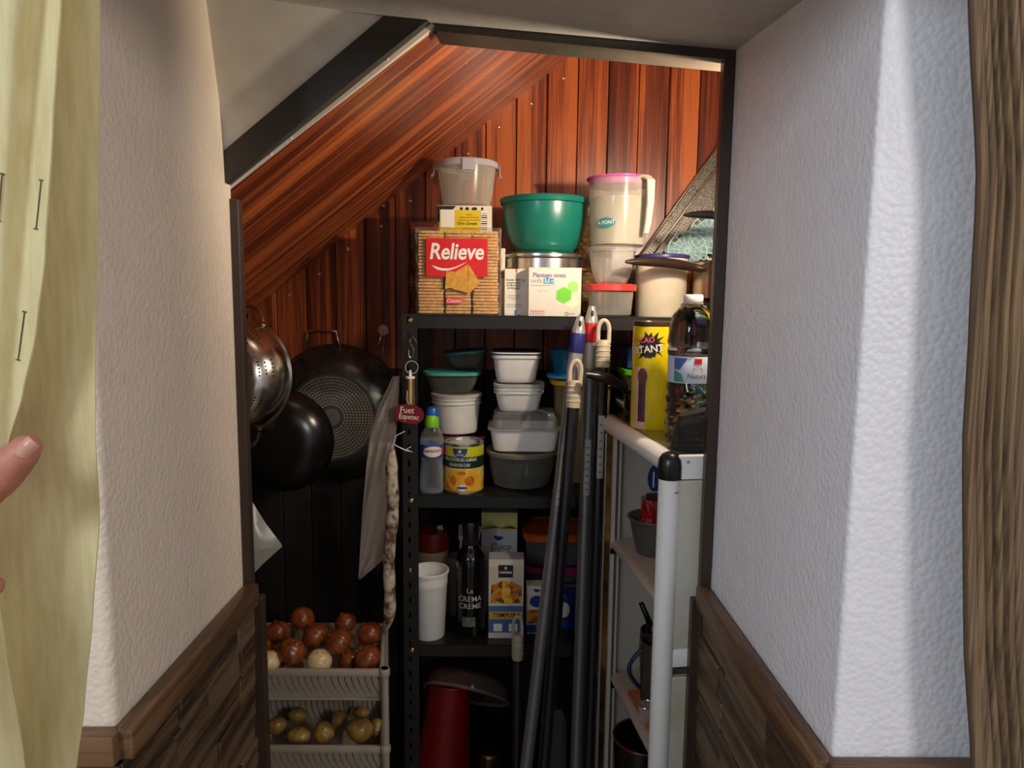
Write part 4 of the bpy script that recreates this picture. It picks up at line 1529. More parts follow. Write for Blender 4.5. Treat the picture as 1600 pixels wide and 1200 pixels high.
decal(t, 'food_picture', rect(52 * u, 64 * u, 0, hh - 44 * u), mat('beige_print', srgb(216, 200, 176), .5, var=.05), f_, rings=1, sub=2)
M_FOOD = food_pic('fried_food_print', [srgb(50, 40, 20), srgb(190, 110, 30), srgb(226, 176, 50), srgb(150, 60, 30), srgb(70, 76, 40)], 75)
decal(t, 'fried_food', [(-26 * u, hh - 74 * u), (26 * u, hh - 74 * u), (25 * u, hh - 46 * u), (12 * u, hh - 38 * u), (-6 * u, hh - 36 * u), (-24 * u, hh - 44 * u)], M_FOOD, flat(-.0233), rings=1, sub=2)
for (cx, cz, r_) in ((0, 54, 8), (-14, 62, 6), (14, 62, 7), (4, 70, 7), (-18, 48, 5), (17, 48, 6)):
    decal(t, 'printed_fritter', oval(2 * r_ * u, 1.7 * r_ * u, cx * u, hh - cz * u), M_PEACH if cx in (0, 4) else M_PEACHC, flat(-.0236), rings=1, sub=1)
bg = decal(t, 'brand_panel', rect(24 * u, 21 * u, -1 * u, hh - 20 * u), M_NAVY, flat(-.0236), rings=1, sub=1)
lettering(bg, 'HARIMSA', 5 * u, M_WHITEPRINT, flat(-.0239), -1 * u, hh - 22 * u, bold=.0002)
lettering(bg, 'x', 9 * u, M_WHITEPRINT, flat(-.0239), -1 * u, hh - 14 * u, bold=.0003)
bl = decal(t, 'blue_base', rect(56.5 * u, 46 * u, 0, hh - 102 * u), mat('mid_blue_print', srgb(70, 104, 160), .5, var=.03), f_, rings=1, sub=2)
ob = decal(bl, 'ochre_band', rect(54 * u, 13 * u, 0, hh - 95 * u), mat('ochre_band', srgb(206, 164, 70), .5), flat(-.0234), rings=1, sub=1)
lettering(ob, 'TEMPURA', 10.5 * u, M_BLACKPRINT, flat(-.0237), 1 * u, hh - 95 * u, bold=.0002)
for cx in (-13, 12):
    decal(bl, 'white_square', rect(14 * u, 13 * u, cx * u, hh - 116 * u), M_WHITEPRINT, flat(-.0234), rings=1, sub=1)
mb = MB()
mb.prism([(-.0225, 0), (.0225, 0), (.0, .010)], -28 * u, 28 * u, axis='x', M=Matrix.Translation((0, 0, hh)))
part('gable_top', mb, mat('grey_card_top', srgb(150, 148, 146), .5), t)
# white and blue boxes behind the handles
Y_ = 1.68
u = W(1, Y_)
t, hh = carton('white_blue_box', 'white and blue packet right of the tempura box', 838, 916, Y_, 34 * u, .04, Z3, M_CARD, 'box')
f_ = flat(-.0204)
decal(t, 'blue_blob', oval(24 * u, 20 * u, 0, hh - 26 * u), M_BLUE, f_, rings=1, sub=1)
decal(t, 'food_picture', rect(30 * u, 24 * u, 0, hh - 52 * u), M_FOOD, f_, rings=1, sub=1)
decal(t, 'blue_foot', rect(33 * u, 14 * u, 0, 9 * u), M_BLUE, f_, rings=1, sub=1)
decal(t, 'badge', oval(12 * u, 12 * u, 0, hh - 4 * u, 10, PI, 2 * PI), M_BLUE, flat(-.0207), rings=2, sub=2)
M_BLUEBAG = mat('blue_bag_film', srgb(34, 58, 150), .18, var=.2, scale=30, coat=.4)
for k, (px, w2) in enumerate(((882, 42), (929, 36))):
    Yb_ = 1.73
    ub = W(1, Yb_)
    b_ = thing('snack_bag', ('glossy blue packet between the two leaning silver handles', 'glossy blue packet next to the white trolley, behind dark handle')[k], 'packet', (xat(px, Yb_, Z3), Yb_, Z3))
    mb = MB()
    mb.rings(crinkle(w2 * ub, .05, zat(922, Yb_, px) - Z3, .003, 20 + k, e=4))
    o_ = part('pouch', mb, M_BLUEBAG, b_, smooth=25)
    decal(b_, 'white_print', oval(w2 * .5 * ub, 26 * ub, -4 * ub, 34 * ub), M_WHITEPRINT, flat(-.0285), rings=1, sub=1)
# lidded boxes at the back
Y_ = 1.845
u = W(1, Y_)
xx = xat(862, Y_, Z3)
hh = zat(912, Y_ - .06, 862) - Z3
tub('food_container', 'clear box at bottom of the stack at the back of third shelf', xx, Y_, Z3, 42 * u, 46 * u, hh, M_GREYCLEAR, mat('dull_clear_lid', srgb(110, 110, 108), .4), .012, e=5)
z_ = Z3 + hh + .0042
hh = zat(887, Y_ - .06, 862) - z_
tub('food_container', 'low clear box with magenta lid at the back of third shelf', xx, Y_, z_, 40 * u, 45 * u, hh, M_GREYCLEAR, mat('magenta_lid', srgb(160, 30, 110), .35), .016, e=5)
z_ += hh + .006
hh = zat(836, Y_ - .06, 862) - z_
tub('food_container', 'clear box with orange lid on top of the magenta-lidded box', xx, Y_, z_, 42 * u, 47 * u, hh, M_GREYCLEAR, mat('orange_lid', srgb(200, 84, 20), .35), .018, e=5)
Y_ = 1.79
dk, hdk = carton('dark_carton', 'dark brown carton at right end of third shelf, mostly behind the trolley', 985, 905, Y_, W(62, Y_), .10, Z3, mat('dark_card', srgb(40, 30, 26), .6), 'box')
part('flap', MB().box((0, 0, hdk + .0006), (W(60, Y_), .046, .001)), mat('dark_card_flap', srgb(52, 40, 34), .6), dk)
gl = thing('green_lid', 'bright green round lid standing beside the white trolley', 'lid', (xat(974, Y_ + .03, Z3 + hdk), Y_ + .03, Z3 + hdk + .0015))
Rg = W(44, Y_)
MG = Matrix.Translation((0, 0, Rg + .004)) @ Matrix.Rotation(PI / 2, 4, 'X') @ Matrix.Rotation(.25, 4, 'Y')
part('disc', MB().lathe([(Rg, -.004), (Rg + .001, 0), (Rg, .004), (Rg - .004, .005), (.001, .004)], 40, MG), mat('bright_green_lid', srgb(90, 190, 40)), gl)
part('rim', MB().torus(Rg - .001, .004, MG, 40, 8), mat('bright_green_lid', srgb(90, 190, 40)), gl)

# ================================================================== BOTTOM SHELF
Y_ = 1.72
u = W(1, Y_)
rbk = thing('red_bucket', 'red plastic bucket on the lowest shelf, leaning under a clear dome', 'bucket', (xat(690, Y_, Z4), Y_, Z4 + .004), rot=(0, math.radians(5), 0))
hbk = zat(1062, Y_, 700) - Z4
M_REDPL = mat('red_plastic', srgb(120, 6, 12), .4, var=.05)
part('body', MB().lathe(vessel(50 * u, 34 * u, hbk, lip=.002), 44), M_REDPL, rbk)
part('rim', MB().torus(34 * u, .004, Matrix.Translation((0, 0, hbk)), 44, 8), M_REDPL, rbk)
dm = thing('clear_dome', 'large smoky clear lid resting tilted over the red bucket', 'lid', P(728, 1085, 1.70))
dm.rotation_euler = Euler((math.radians(-38), math.radians(14), 0))
Rd = W(72, 1.70)
part('dome', MB().lathe([(Rd, 0), (Rd * .98, .012), (Rd * .9, .035), (Rd * .6, .05), (.001, .052)], 44, cap0=False), clear('smoky_dome', srgb(120, 112, 104), .14, .15), dm)
part('rim', MB().torus(Rd, .004, None, 44, 8), clear('smoky_dome_rim', srgb(140, 130, 120), .3, .15), dm)
Y_ = 1.70
u = W(1, Y_)
rb_ = thing('water_bottle', 'ribbed clear water bottle on the lowest shelf between handles', 'bottle', (xat(866, Y_, Z4), Y_, Z4))
hrb = zat(1098, Y_, 866) - Z4
prof = [(.028, 0), (.031, .004)]
k = .02
while k < hrb * .72:
    prof += [(.031, k), (.0285, k + .004), (.0285, k + .007), (.031, k + .011)]
    k += .0225
prof += [(.029, hrb * .76), (.018, hrb * .9), (.013, hrb * .93), (.013, hrb * .95)]
part('body', MB().lathe(prof, 32), M_PET, rb_)
part('cap', MB().lathe([(.0145, hrb * .945), (.0145, hrb - .002), (.012, hrb), (.001, hrb)], 24), M_BLACKPLASTIC, rb_)
jr_ = thing('glass_jar', 'small dark glass jar beside the red bucket on lowest shelf', 'jar', (xat(765, 1.70, Z4), 1.70, Z4))
hjr = zat(1172, 1.70, 765) - Z4
part('body', MB().lathe([(.028, 0), (.031, .005), (.031, hjr * .82), (.024, hjr * .9)], 32), mat('dark_glass', srgb(40, 32, 18), .08, coat=.5), jr_)
part('lid', MB().lathe([(.026, hjr * .88), (.026, hjr), (.001, hjr)], 32), M_BRASS, jr_)
wbd = thing('wooden_board', 'pale wooden board leaning beside the white trolley post', 'board', (xat(932, 1.60, 0), 1.600, 0))
hwb = zat(1100, 1.60, 932)
part('board', MB().box((0, 0, hwb / 2), (W(16, 1.6), .012, hwb), b=.002), mat('pale_wood', srgb(160, 122, 84), .5, var=.08, stretch=(20, 20, 2)), wbd)
part('edge_band', MB().box((0, -.0065, hwb / 2), (W(5, 1.6), .001, hwb - .004)), mat('pale_wood_edge', srgb(176, 140, 100), .5), wbd)

# ================================================================== WHITE TROLLEY
TF = Vector((P(1047, 724, 1.172).x, 1.172, 0))
TBk = Vector((P(946, 658, 1.585).x, 1.585, 0))
tdir = TBk - TF
TD = tdir.length
trot = math.atan2(-tdir.x, tdir.y)
TW = 0.235
TZ = zat(724, 1.172, 1047)
RP = 0.0185
tr = thing('storage_trolley', 'old white enamelled storage trolley with tubular frame, right of the shelving', 'trolley', TF, trot)
ty = Vector((-math.sin(trot), math.cos(trot), 0))
tx = Vector((math.cos(trot), math.sin(trot), 0))


def tloc(p):
    q = Vector(p) - TF
    return Vector((q.dot(tx), q.dot(ty), q.z))


def at_local(px, ly, z):
    """local x so that a point at local y and height z projects to px"""
    lo, hi = -.3, .6
    for _ in range(40):
        m = (lo + hi) / 2
        v = TF + tx * m + ty * ly + Vector((0, 0, z)) - CAM
        if 800 + F * v.dot(_r) / v.dot(_f0) < px:
            lo = m
        else:
            hi = m
    return m


def grimy_white(name, c=srgb(228, 226, 220), amt=.5):
    m, nt, b = base_mat(name)
    tc = nd(nt, 'ShaderNodeTexCoord')
    no = nd(nt, 'ShaderNodeTexNoise')
    no.inputs['Scale'].default_value = 9
    no.inputs['Detail'].default_value = 8
    no.inputs['Roughness'].default_value = .7
    nt.links.new(tc.outputs['Object'], no.inputs['Vector'])
    rp = nd(nt, 'ShaderNodeValToRGB')
    rp.color_ramp.elements[0].position = .34
    rp.color_ramp.elements[1].position = .52
    rp.color_ramp.elements[0].color = (c[0] * (1 - amt * .5), c[1] * (1 - amt * .62), c[2] * (1 - amt), 1)
    rp.color_ramp.elements[1].color = c
    nt.links.new(no.outputs['Fac'], rp.inputs[0])
    nt.links.new(rp.outputs[0], b.inputs['Base Color'])
    b.inputs['Roughness'].default_value = .3
    return m


M_ENAM = grimy_white('grimy_enamel', srgb(240, 240, 238), .10)
M_PANEL = grimy_white('tiled_panel', srgb(206, 202, 188), .35)
# posts
part('post', MB().tube([(0, 0, 0), (0, 0, TZ - .012)], RP, 20), M_ENAM, tr)
for (lx, ly) in ((0, TD), (TW, 0), (TW, TD)):
    part('post', MB().tube([(lx, ly, 0), (lx, ly, TZ - .002)], .011 if ly else .013, 14), M_WHITEPAINT, tr)
# left top rail
rl = part('side_rail', MB().tube([(0, .004, TZ), (0, TD + .012, TZ)], RP, 20), M_ENAM, tr)
part('side_rail', MB().tube([(TW, .0, TZ), (TW, TD, TZ)], .013, 14), M_WHITEPAINT, tr)
# black corner cap
mb = MB()
mb.lathe([(RP + .001, -.026), (RP + .002, -.024), (RP + .002, -.004), (RP + .0005, .008), (RP * .75, .016), (RP * .35, .020)], 28, Matrix.Translation((0, 0, TZ)))
cpk = part('corner_cap', mb, M_BLACKPLASTIC, tr, label='black corner cap')
part('screw', MB().lathe([(.0035, 0), (.0035, .001), (.002, .002)], 10, Matrix.Translation((.006, -RP + .0005, TZ - .045)) @ Matrix.Rotation(PI / 2, 4, 'X')), M_STEEL, cpk)
# top panel
part('top_panel', MB().box((TW / 2 + .005, TD / 2 + .01, TZ + .0135), (TW - .016, TD - .01, .006), b=.001), mat('olive_glass_top', srgb(96, 90, 52), .16, coat=.5), tr)
ZTOP = TZ + .0165
# rear frame: white mullions and brass strip, white back panel
zb0, zb1 = .12, TZ - .02
for (pxc, wpx, m_, dy, nm) in ((939, 5, M_WHITEPAINT, -.006, 'frame_strip'), (947, 9, mat('aged_brass', (.50, .34, .12, 1), .3, 1.0, var=.3, scale=14), .0, 'brass_strip'), (955, 6, M_WHITEPAINT, -.006, 'frame_strip'), (961, 3, mat('grey_gasket', srgb(110, 108, 104), .5), -.002, 'gasket'), (964, 3, M_WHITEPAINT, -.004, 'frame_strip')):
    lx = at_local(pxc, TD - .03, .9)
    part(nm, MB().box((lx, TD - .03 + dy, (zb0 + zb1) / 2), (W(wpx, 1.56), .012, zb1 - zb0)), m_, tr)
lx0 = at_local(965, TD - .022, .9)
bpn = part('back_panel', MB().box(((lx0 + TW) / 2, TD - .018, (zb0 + zb1) / 2), (TW - lx0, .006, zb1 - zb0)), grimy_white('back_enamel', srgb(206, 206, 200), .12), tr)
# right side panel
part('side_panel', MB().box((TW - .006, TD / 2, (zb0 + zb1) / 2), (.004, TD - .03, zb1 - zb0)), M_WHITEPAINT, tr)
# shelves with rolled left edge
ZS1, ZS2 = zat(842, 1.55, 958), zat(1052, 1.55, 950)
ZS3 = ZS2 - (ZS1 - ZS2) * 1.02
for z in (ZS1, ZS2, ZS3):
    mb = MB()
    lx = at_local(956, TD - .035, z) - .004
    pts = []
    n = 8
    prof = [(lx + .016 - .016 * math.sin(PI * i / n), z - .012 + .012 * math.cos(PI * i / n)) for i in range(n + 1)]
    poly = prof + [(TW - .01, z - .018), (TW - .01, z)]
    mb.prism(poly, .012, TD - .036, axis='y')
    part('shelf', mb, grimy_white('shelf_enamel', srgb(196, 182, 168), .2), tr)
    mb = MB().box((at_local(958, TD - .04, z), TD - .042, z - .026), (.012, .008, .012))
    part('bracket', mb, M_BLACKPLASTIC, tr)
# front panels (worn tile-pattern boards)
def ruled_panel(name, c):
    m = grimy_white(name, c, .3)
    nt = m.node_tree
    b = nt.nodes['Principled BSDF']
    tc = nd(nt, 'ShaderNodeTexCoord')
    br = nd(nt, 'ShaderNodeTexBrick')
    br.offset = 0
    br.inputs['Scale'].default_value = 60
    br.inputs['Mortar Size'].default_value = .03
    br.inputs['Brick Width'].default_value = .3
    br.inputs['Row Height'].default_value = .25
    mp = nd(nt, 'ShaderNodeMapping')
    mp.inputs['Rotation'].default_value = (PI / 2, 0, 0)
    nt.links.new(tc.outputs['Object'], mp.inputs[0])
    nt.links.new(mp.outputs[0], br.inputs['Vector'])
    bp = nd(nt, 'ShaderNodeBump')
    bp.inputs['Strength'].default_value = .35
    bp.inputs['Distance'].default_value = .001
    bp.invert = True
    nt.links.new(br.outputs['Fac'], bp.inputs['Height'])
    nt.links.new(bp.outputs[0], b.inputs['Normal'])
    return m


M_RULED = ruled_panel('ruled_worn_panel', srgb(204, 200, 186))
yF = 1.172 - RP + .006
zz = [zat(y_, 1.165, 1080) for y_ in (712, 749, 751, 1012, 1014, 1043, 1058, 1290, 1293, 1560)]
for a, b, m_, nm in ((0, 1, M_ENAM, 'top_bracket'), (2, 3, M_RULED, 'front_panel'), (4, 5, M_ENAM, 'shelf_nosing'), (6, 7, M_RULED, 'front_panel'), (8, 9, M_RULED, 'front_panel')):
    h_ = zz[a] - zz[b]
    o_ = part(nm, MB().box((RP + (TW - RP) / 2 - .004, -.006, (zz[a] + zz[b]) / 2), (TW - RP + .008, .012, h_), b=.004 if nm == 'shelf_nosing' else .0012), m_, tr)
part('screw', MB().lathe([(.0028, 0), (.0028, .001), (.0015, .0016)], 10, Matrix.Translation((RP + .008, -.0125, zz[0] - .010)) @ Matrix.Rotation(PI / 2, 4, 'X')), M_STEEL, tr)
# blue sticker on the back panel
lx = at_local(1024, TD - .022, zat(752, 1.55, 1024))
stx = decal(bpn, 'blue_sticker', oval(W(26, 1.55), W(46, 1.55), lx, zat(752, 1.55, 1024)), M_BLUE, flat(TD - .0214), rings=2, sub=1)
decal(stx, 'sticker_line', rect(W(3, 1.55), W(26, 1.55), lx - .004, zat(754, 1.55, 1024)), M_WHITEPRINT, flat(TD - .0218), rings=1, sub=1)

# ---- things on the trolley
# yellow cocoa tin
Y_ = 1.425
u = W(1, Y_)
Ry = 31 * u
hy = zat(503, Y_ - Ry, 1032) - ZTOP
yt = thing('cocoa_tin', 'tall yellow instant cocoa tin on top of the white trolley', 'tin', (xat(1018, Y_, 1.3), Y_, ZTOP))
M_YEL = mat('yellow_tin', srgb(232, 206, 20), .25, var=.03, coat=.3)
part('can', MB().lathe([(Ry * .96, 0), (Ry, .002), (Ry, hy - .010), (Ry * .995, hy - .008)], 48), M_YEL, yt)
part('lid', MB().lathe([(Ry * .995, hy - .010), (Ry + .001, hy - .008), (Ry + .001, hy), (Ry - .004, hy), (Ry - .005, hy - .003), (.001, hy - .003)], 48), mat('brown_lid', srgb(84, 60, 44), .25, .3), yt)
rnd = random.Random(5)
spl = [( (15 + 2 * rnd.random()) if k % 2 == 0 else (17 + 11 * rnd.random()), 2 * PI * k / 30) for k in range(30)]
cf = curved(Ry + .0005)
zsp = hy - 38 * u
xsp = -11 * u
so = decal(yt, 'splash', [(xsp + r_ * u * math.cos(a), zsp + r_ * u * math.sin(a)) for r_, a in spl], mat('dark_splash', srgb(34, 22, 26), .4), cf, rings=3, sub=1)
lettering(so, 'INSTANT', 15 * u, M_WHITEPRINT, curved(Ry + .001), xsp - 9 * u, zsp - 5 * u, bold=.0004, rot=.12)
lettering(so, 'CACAO', 11 * u, mat('pink_letters', srgb(226, 90, 120), .4), curved(Ry + .001), xsp - 12 * u, zsp + 9 * u, bold=.0003, rot=.08)
pnl = decal(yt, 'pale_panel', rect(20 * u, 96 * u, -24 * u, hy - 118 * u), mat('pale_pink_print', srgb(220, 180, 160), .4), cf, rings=3, sub=4)
decal(pnl, 'chocolate_glass', rect(12 * u, 62 * u, -21 * u, hy - 124 * u), mat('chocolate_print', srgb(80, 44, 60), .4, var=.1), curved(Ry + .0009), rings=2, sub=3)
decal(pnl, 'chocolate_top', oval(16 * u, 26 * u, -21 * u, hy - 84 * u), mat('chocolate_top_print', srgb(110, 60, 56), .4, var=.2), curved(Ry + .0010), rings=2, sub=1)
decal(yt, 'dot_mark', oval(6 * u, 7 * u, -6 * u, 22 * u), mat('lilac_print', srgb(206, 160, 190), .4), cf, rings=1, sub=1)

# water bottle with label
Y_ = 1.292
u = W(1, Y_)
Rw = 36 * u
xw = xat(1078, Y_, 1.3)
hw = zat(460, Y_, 1078) - ZTOP
wb = thing('water_bottle', 'large ridged clear water bottle with Natura label on the trolley', 'bottle', (xw, Y_, ZTOP))
zl0, zl1 = zat(600, Y_ - Rw, 1078) - ZTOP, zat(558, Y_ - Rw, 1078) - ZTOP
prof = [(Rw * .7, .003), (Rw * .92, 0), (Rw, .008)]
z = .016
while z < zl0 - .016:
    prof += [(Rw * 1.02, z), (Rw * .955, z + .006), (Rw * .955, z + .009), (Rw * 1.02, z + .015)]
    z += .021
prof += [(Rw * .99, zl0 - .004), (Rw * .965, zl0), (Rw * .965, zl1), (Rw * 1.0, zl1 + .004), (Rw * 1.03, zl1 + .010), (Rw * .96, zl1 + .016), (Rw * 1.02, zl1 + .024), (Rw * .98, hw * .80), (Rw * .84, hw * .86), (Rw * .55, hw * .915), (Rw * .38, hw * .935), (Rw * .36, hw * .955)]
def faceted(prof, n, M=None):
    mb = MB()
    rs = []
    for i, (r_, z_) in enumerate(prof):
        ring = []
        for j in range(n):
            a = 2 * PI * j / n
            k_ = 1 + (.018 * math.sin(6 * a + z_ * 260) if z_ < zl0 - .006 or (zl1 + .004 < z_ < hw * .84) else 0)
            ring.append((r_ * k_ * math.cos(a), r_ * k_ * math.sin(a), z_))
        rs.append(ring)
    mb.rings(rs)
    return mb


M_PET2 = glassy('water_filled_plastic', (.97, .96, .93, 1), 1.33)
part('body', faceted(prof, 60), M_PET2, wb, smooth=30)
part('neck_ring', MB().torus(Rw * .40, .0016, Matrix.Translation((0, 0, hw * .938)), 28, 6), M_PET, wb)
part('cap', MB().lathe([(Rw * .40, hw * .945), (Rw * .42, hw * .95), (Rw * .42, hw * .99), (Rw * .38, hw), (.001, hw)], 28), mat('white_cap', srgb(220, 208, 206), .4), wb)
lb = part('label', MB().lathe([(Rw * .975, zl0), (Rw * .985, zl0 + .001), (Rw * .985, zl1 - .001), (Rw * .975, zl1)], 48, cap0=False, cap1=False), mat('pale_label', srgb(196, 204, 220), .35, var=.04), wb)
cf = curved(Rw * .985 + .0005)
cz = (zl0 + zl1) / 2
hl_ = zl1 - zl0
decal(lb, 'mountain_print', [(-36 * u, cz - hl_ * .45), (-18 * u, cz - hl_ * .45), (-23 * u, cz - hl_ * .15), (-36 * u, cz)], mat('green_teal_print', srgb(70, 140, 130), .4), cf, rings=3, sub=3)
decal(lb, 'sky_print', [(-36 * u, cz + hl_ * .02), (-26 * u, cz + hl_ * .0), (-14 * u, cz + hl_ * .45), (-36 * u, cz + hl_ * .45)], mat('blue_sky_print', srgb(70, 96, 170), .4), cf, rings=3, sub=3)
lettering(lb, 'Natura', 10.5 * u, mat('slate_print', srgb(60, 70, 84), .4), curved(Rw * .985 + .001), 1 * u, cz - hl_ * .22)
decal(lb, 'red_badge', rect(12 * u, 8 * u, 2 * u, cz + hl_ * .34), M_RED, curved(Rw * .985 + .001), rings=2, sub=2)
mb = MB()
n = 12
mb.add([curved(Rw * .985 + .001)(2 * u + r_ * u * math.cos(PI * k / n), cz + r_ * .7 * u * math.sin(PI * k / n)) for r_ in (8, 6.5) for k in range(n + 1)], [(k, k + 1, n + 2 + k, n + 1 + k) for k in range(n)])
part('arch_mark', mb, mat('rose_print', srgb(196, 110, 110), .4), lb, smooth=0)

# black pouch
Y_ = 1.208
pc = thing('cloth_pouch', 'black cloth pouch on the front corner of the white trolley', 'pouch', (xat(1079, Y_, ZTOP), Y_, ZTOP))
hpch = zat(641, Y_ - .02, 1085) - ZTOP
rs = []
wp = W(62, Y_)
for j in range(11):
    v = j / 10
    ring = []
    for i in range(28):
        a = 2 * PI * i / 28
        c, q = math.cos(a), math.sin(a)
        e = 4.5
        cc, qq = math.copysign(abs(c) ** (2 / e), c), math.copysign(abs(q) ** (2 / e), q)
        k_ = (.94 + .06 * math.sin(3 * a + 4 * v)) * (1 - .08 * v * v) * (1 if v < .9 else .85)
        xx_ = wp / 2 * cc * k_
        # top slopes up to the right
        top_ = hpch * (.80 + .25 * (xx_ / wp + .5))
        ring.append((xx_ + .004 * v, .024 * qq * k_, v * top_))
    rs.append(ring)
part('pouch_body', MB().rings(rs), mat('black_cloth', srgb(20, 20, 22), .85, var=.2, bump=.4, bscale=160), pc, smooth=50)
part('seam', MB().tube([(-wp * .46, -.0245, .012), (wp * .46, -.0245, .013)], .0012, 6), M_BLACKPLASTIC, pc)

# pan behind the tin, its handle crossing the brooms
Y_ = 1.528
saucepan('saucepan', 'small black saucepan behind the cocoa tin, handle crossing the brooms', xat(1008, Y_, ZTOP), Y_, ZTOP, .047, zat(614, Y_, 975) - ZTOP, M_BLACKPAN, zat(606, Y_, 985) - ZTOP, P(915, 585, 1.500), .0105, None, .75)

# ---- inside the trolley
def world_local_thing(name, label, cat, px, Y, z):
    return thing(name, label, cat, (xat(px, Y, z), Y, z))


Y_ = 1.465
t = world_local_thing('grey_bowl', 'dark grey plastic bowl on the upper trolley shelf', 'bowl', 1021, Y_, ZS1)
hbw = zat(808, Y_, 1000) - ZS1
part('bowl', MB().lathe([(.034, 0), (.037, .003), (.048, hbw * .6), (.052, hbw * .94), (.057, hbw), (.055, hbw + .002), (.050, hbw - .002), (.034, .006)], 40), mat('dark_grey_plastic', srgb(88, 88, 84), .4), t)
part('rim', MB().torus(.056, .0022, Matrix.Translation((0, 0, hbw + .0005)), 40, 8), mat('dark_grey_plastic', srgb(88, 88, 84)), t)
sb = world_local_thing('snack_bag', 'shiny red snack bag sitting in the grey bowl', 'packet', 1025, Y_, ZS1 + .012)
mb = MB()
hbag = zat(778, Y_, 1010) - ZS1 - .012
rr_ = crinkle(.084, .066, hbag, .005, 31, e=2.6)
rr_ = [[(p[0] * (.8 + .3 * math.sin(PI * min(1, j / 14))), p[1] * (.8 + .25 * math.sin(PI * min(1, j / 14))), p[2]) for p in r_] for j, r_ in enumerate(rr_)]
mb.rings(rr_)
part('pouch', mb, mat('red_bag_film', srgb(150, 20, 28), .15, var=.25, scale=26, coat=.5), sb, smooth=25)
lettering(sb, 'grefusa', .022, M_WHITEPRINT, curved(.044), 0, hbag * .42, bold=.0004, rot=.15)
part('top_seal', MB().box((0, 0, hbag + .004), (.050, .004, .014), b=.001), mat('dark_film', srgb(70, 50, 50), .15, coat=.5), sb)

ob = thing('cutting_board', 'orange board lying on the middle trolley shelf', 'board', TF + tx * .075 + ty * .17 + Vector((0, 0, ZS2)), trot)
part('board', MB().box((0, 0, .005), (.085, .24, .010), b=.002), mat('orange_board', srgb(190, 112, 62), .5, var=.08), ob)
part('hanging_rim', MB().torus(.008, .002, Matrix.Translation((0, .10, .0102)), 20, 6), mat('dark_orange', srgb(140, 76, 40), .5), ob)
zo = ZS2 + .0105
Y_ = 1.490
pt = world_local_thing('milk_pan', 'black milk pan with upright handle on the middle trolley shelf', 'pan', 1026, Y_, zo)
hpt = zat(985, Y_, 1010) - zo
part('body', MB().lathe([(.030, 0), (.034, .004), (.042, hpt * .6), (.040, hpt), (.038, hpt), (.036, hpt - .004), (.03, .006)], 36), M_BLACKPAN, pt)
p0, p1 = P(1012, 972, 1.455) - Vector(pt.location), P(1000, 944, 1.44) - Vector(pt.location)
part('handle', MB().tube([(-.030, -.02, hpt * .93), p0, p1, p1 + Vector((.006, 0, .002)), p0 + Vector((.008, 0, -.002))], .0035, 8), M_BLACKPLASTIC, pt)
part('yellow_sponge', MB().ball((.002, -.004, hpt + .004), (.020, .018, .014), 16, 10), mat('yellow_sponge', srgb(196, 160, 70), .7), pt)
Y_ = 1.425
mg = world_local_thing('mug', 'dark mug with blue handle beside the black milk pan', 'cup', 1020, Y_, zo)
hm = zat(1000, Y_, 1010) - zo
part('cup', MB().lathe([(.024, 0), (.027, .003), (.030, hm * .5), (.030, hm), (.028, hm), (.026, .006)], 36), mat('dark_glaze', srgb(70, 64, 58), .2), mg)
part('handle', MB().tube([(-.028 - .026 * math.sin(PI * k / 10), -.004, hm * (.20 + .66 * k / 10)) for k in range(11)], .0048, 8), mat('blue_handle', srgb(30, 40, 84), .3), mg)
Y_ = 1.350
gc = world_local_thing('glass_cup', 'small clear glass on the orange board in the trolley', 'glass', 1009, Y_, zo)
part('glass', MB().lathe([(.013, 0), (.015, .002), (.017, .034), (.0155, .034), (.013, .005)], 28), clear('cup_glass', srgb(210, 214, 216), .12, .04), gc)
part('rim', MB().torus(.0163, .001, Matrix.Translation((0, 0, .034)), 28, 6), M_CHROME, gc)
Y_ = 1.43
bp2 = world_local_thing('frying_pan', 'black pan with red rim on the lowest trolley shelf', 'pan', 1000, Y_, ZS3)
hb3 = zat(1150, Y_, 985) - ZS3
part('body', MB().lathe([(.048, 0), (.052, .004), (.066, hb3), (.064, hb3), (.05, .008)], 40), M_BLACKPAN, bp2)
part('rim', MB().torus(.0655, .0022, Matrix.Translation((0, 0, hb3)), 40, 6), mat('red_brown_rim', srgb(120, 40, 30), .3), bp2)

# ================================================================== BROOM AND MOP HANDLES
M_ALU = mat('grey_painted_tube', srgb(150, 152, 154), .3, .55, var=.04)
M_ALU2 = mat('silver_tip', srgb(190, 188, 182), .3, .4, var=.02)
M_DKT = mat('dark_painted_tube', srgb(38, 38, 44), .22, .2, var=.05, coat=.4)


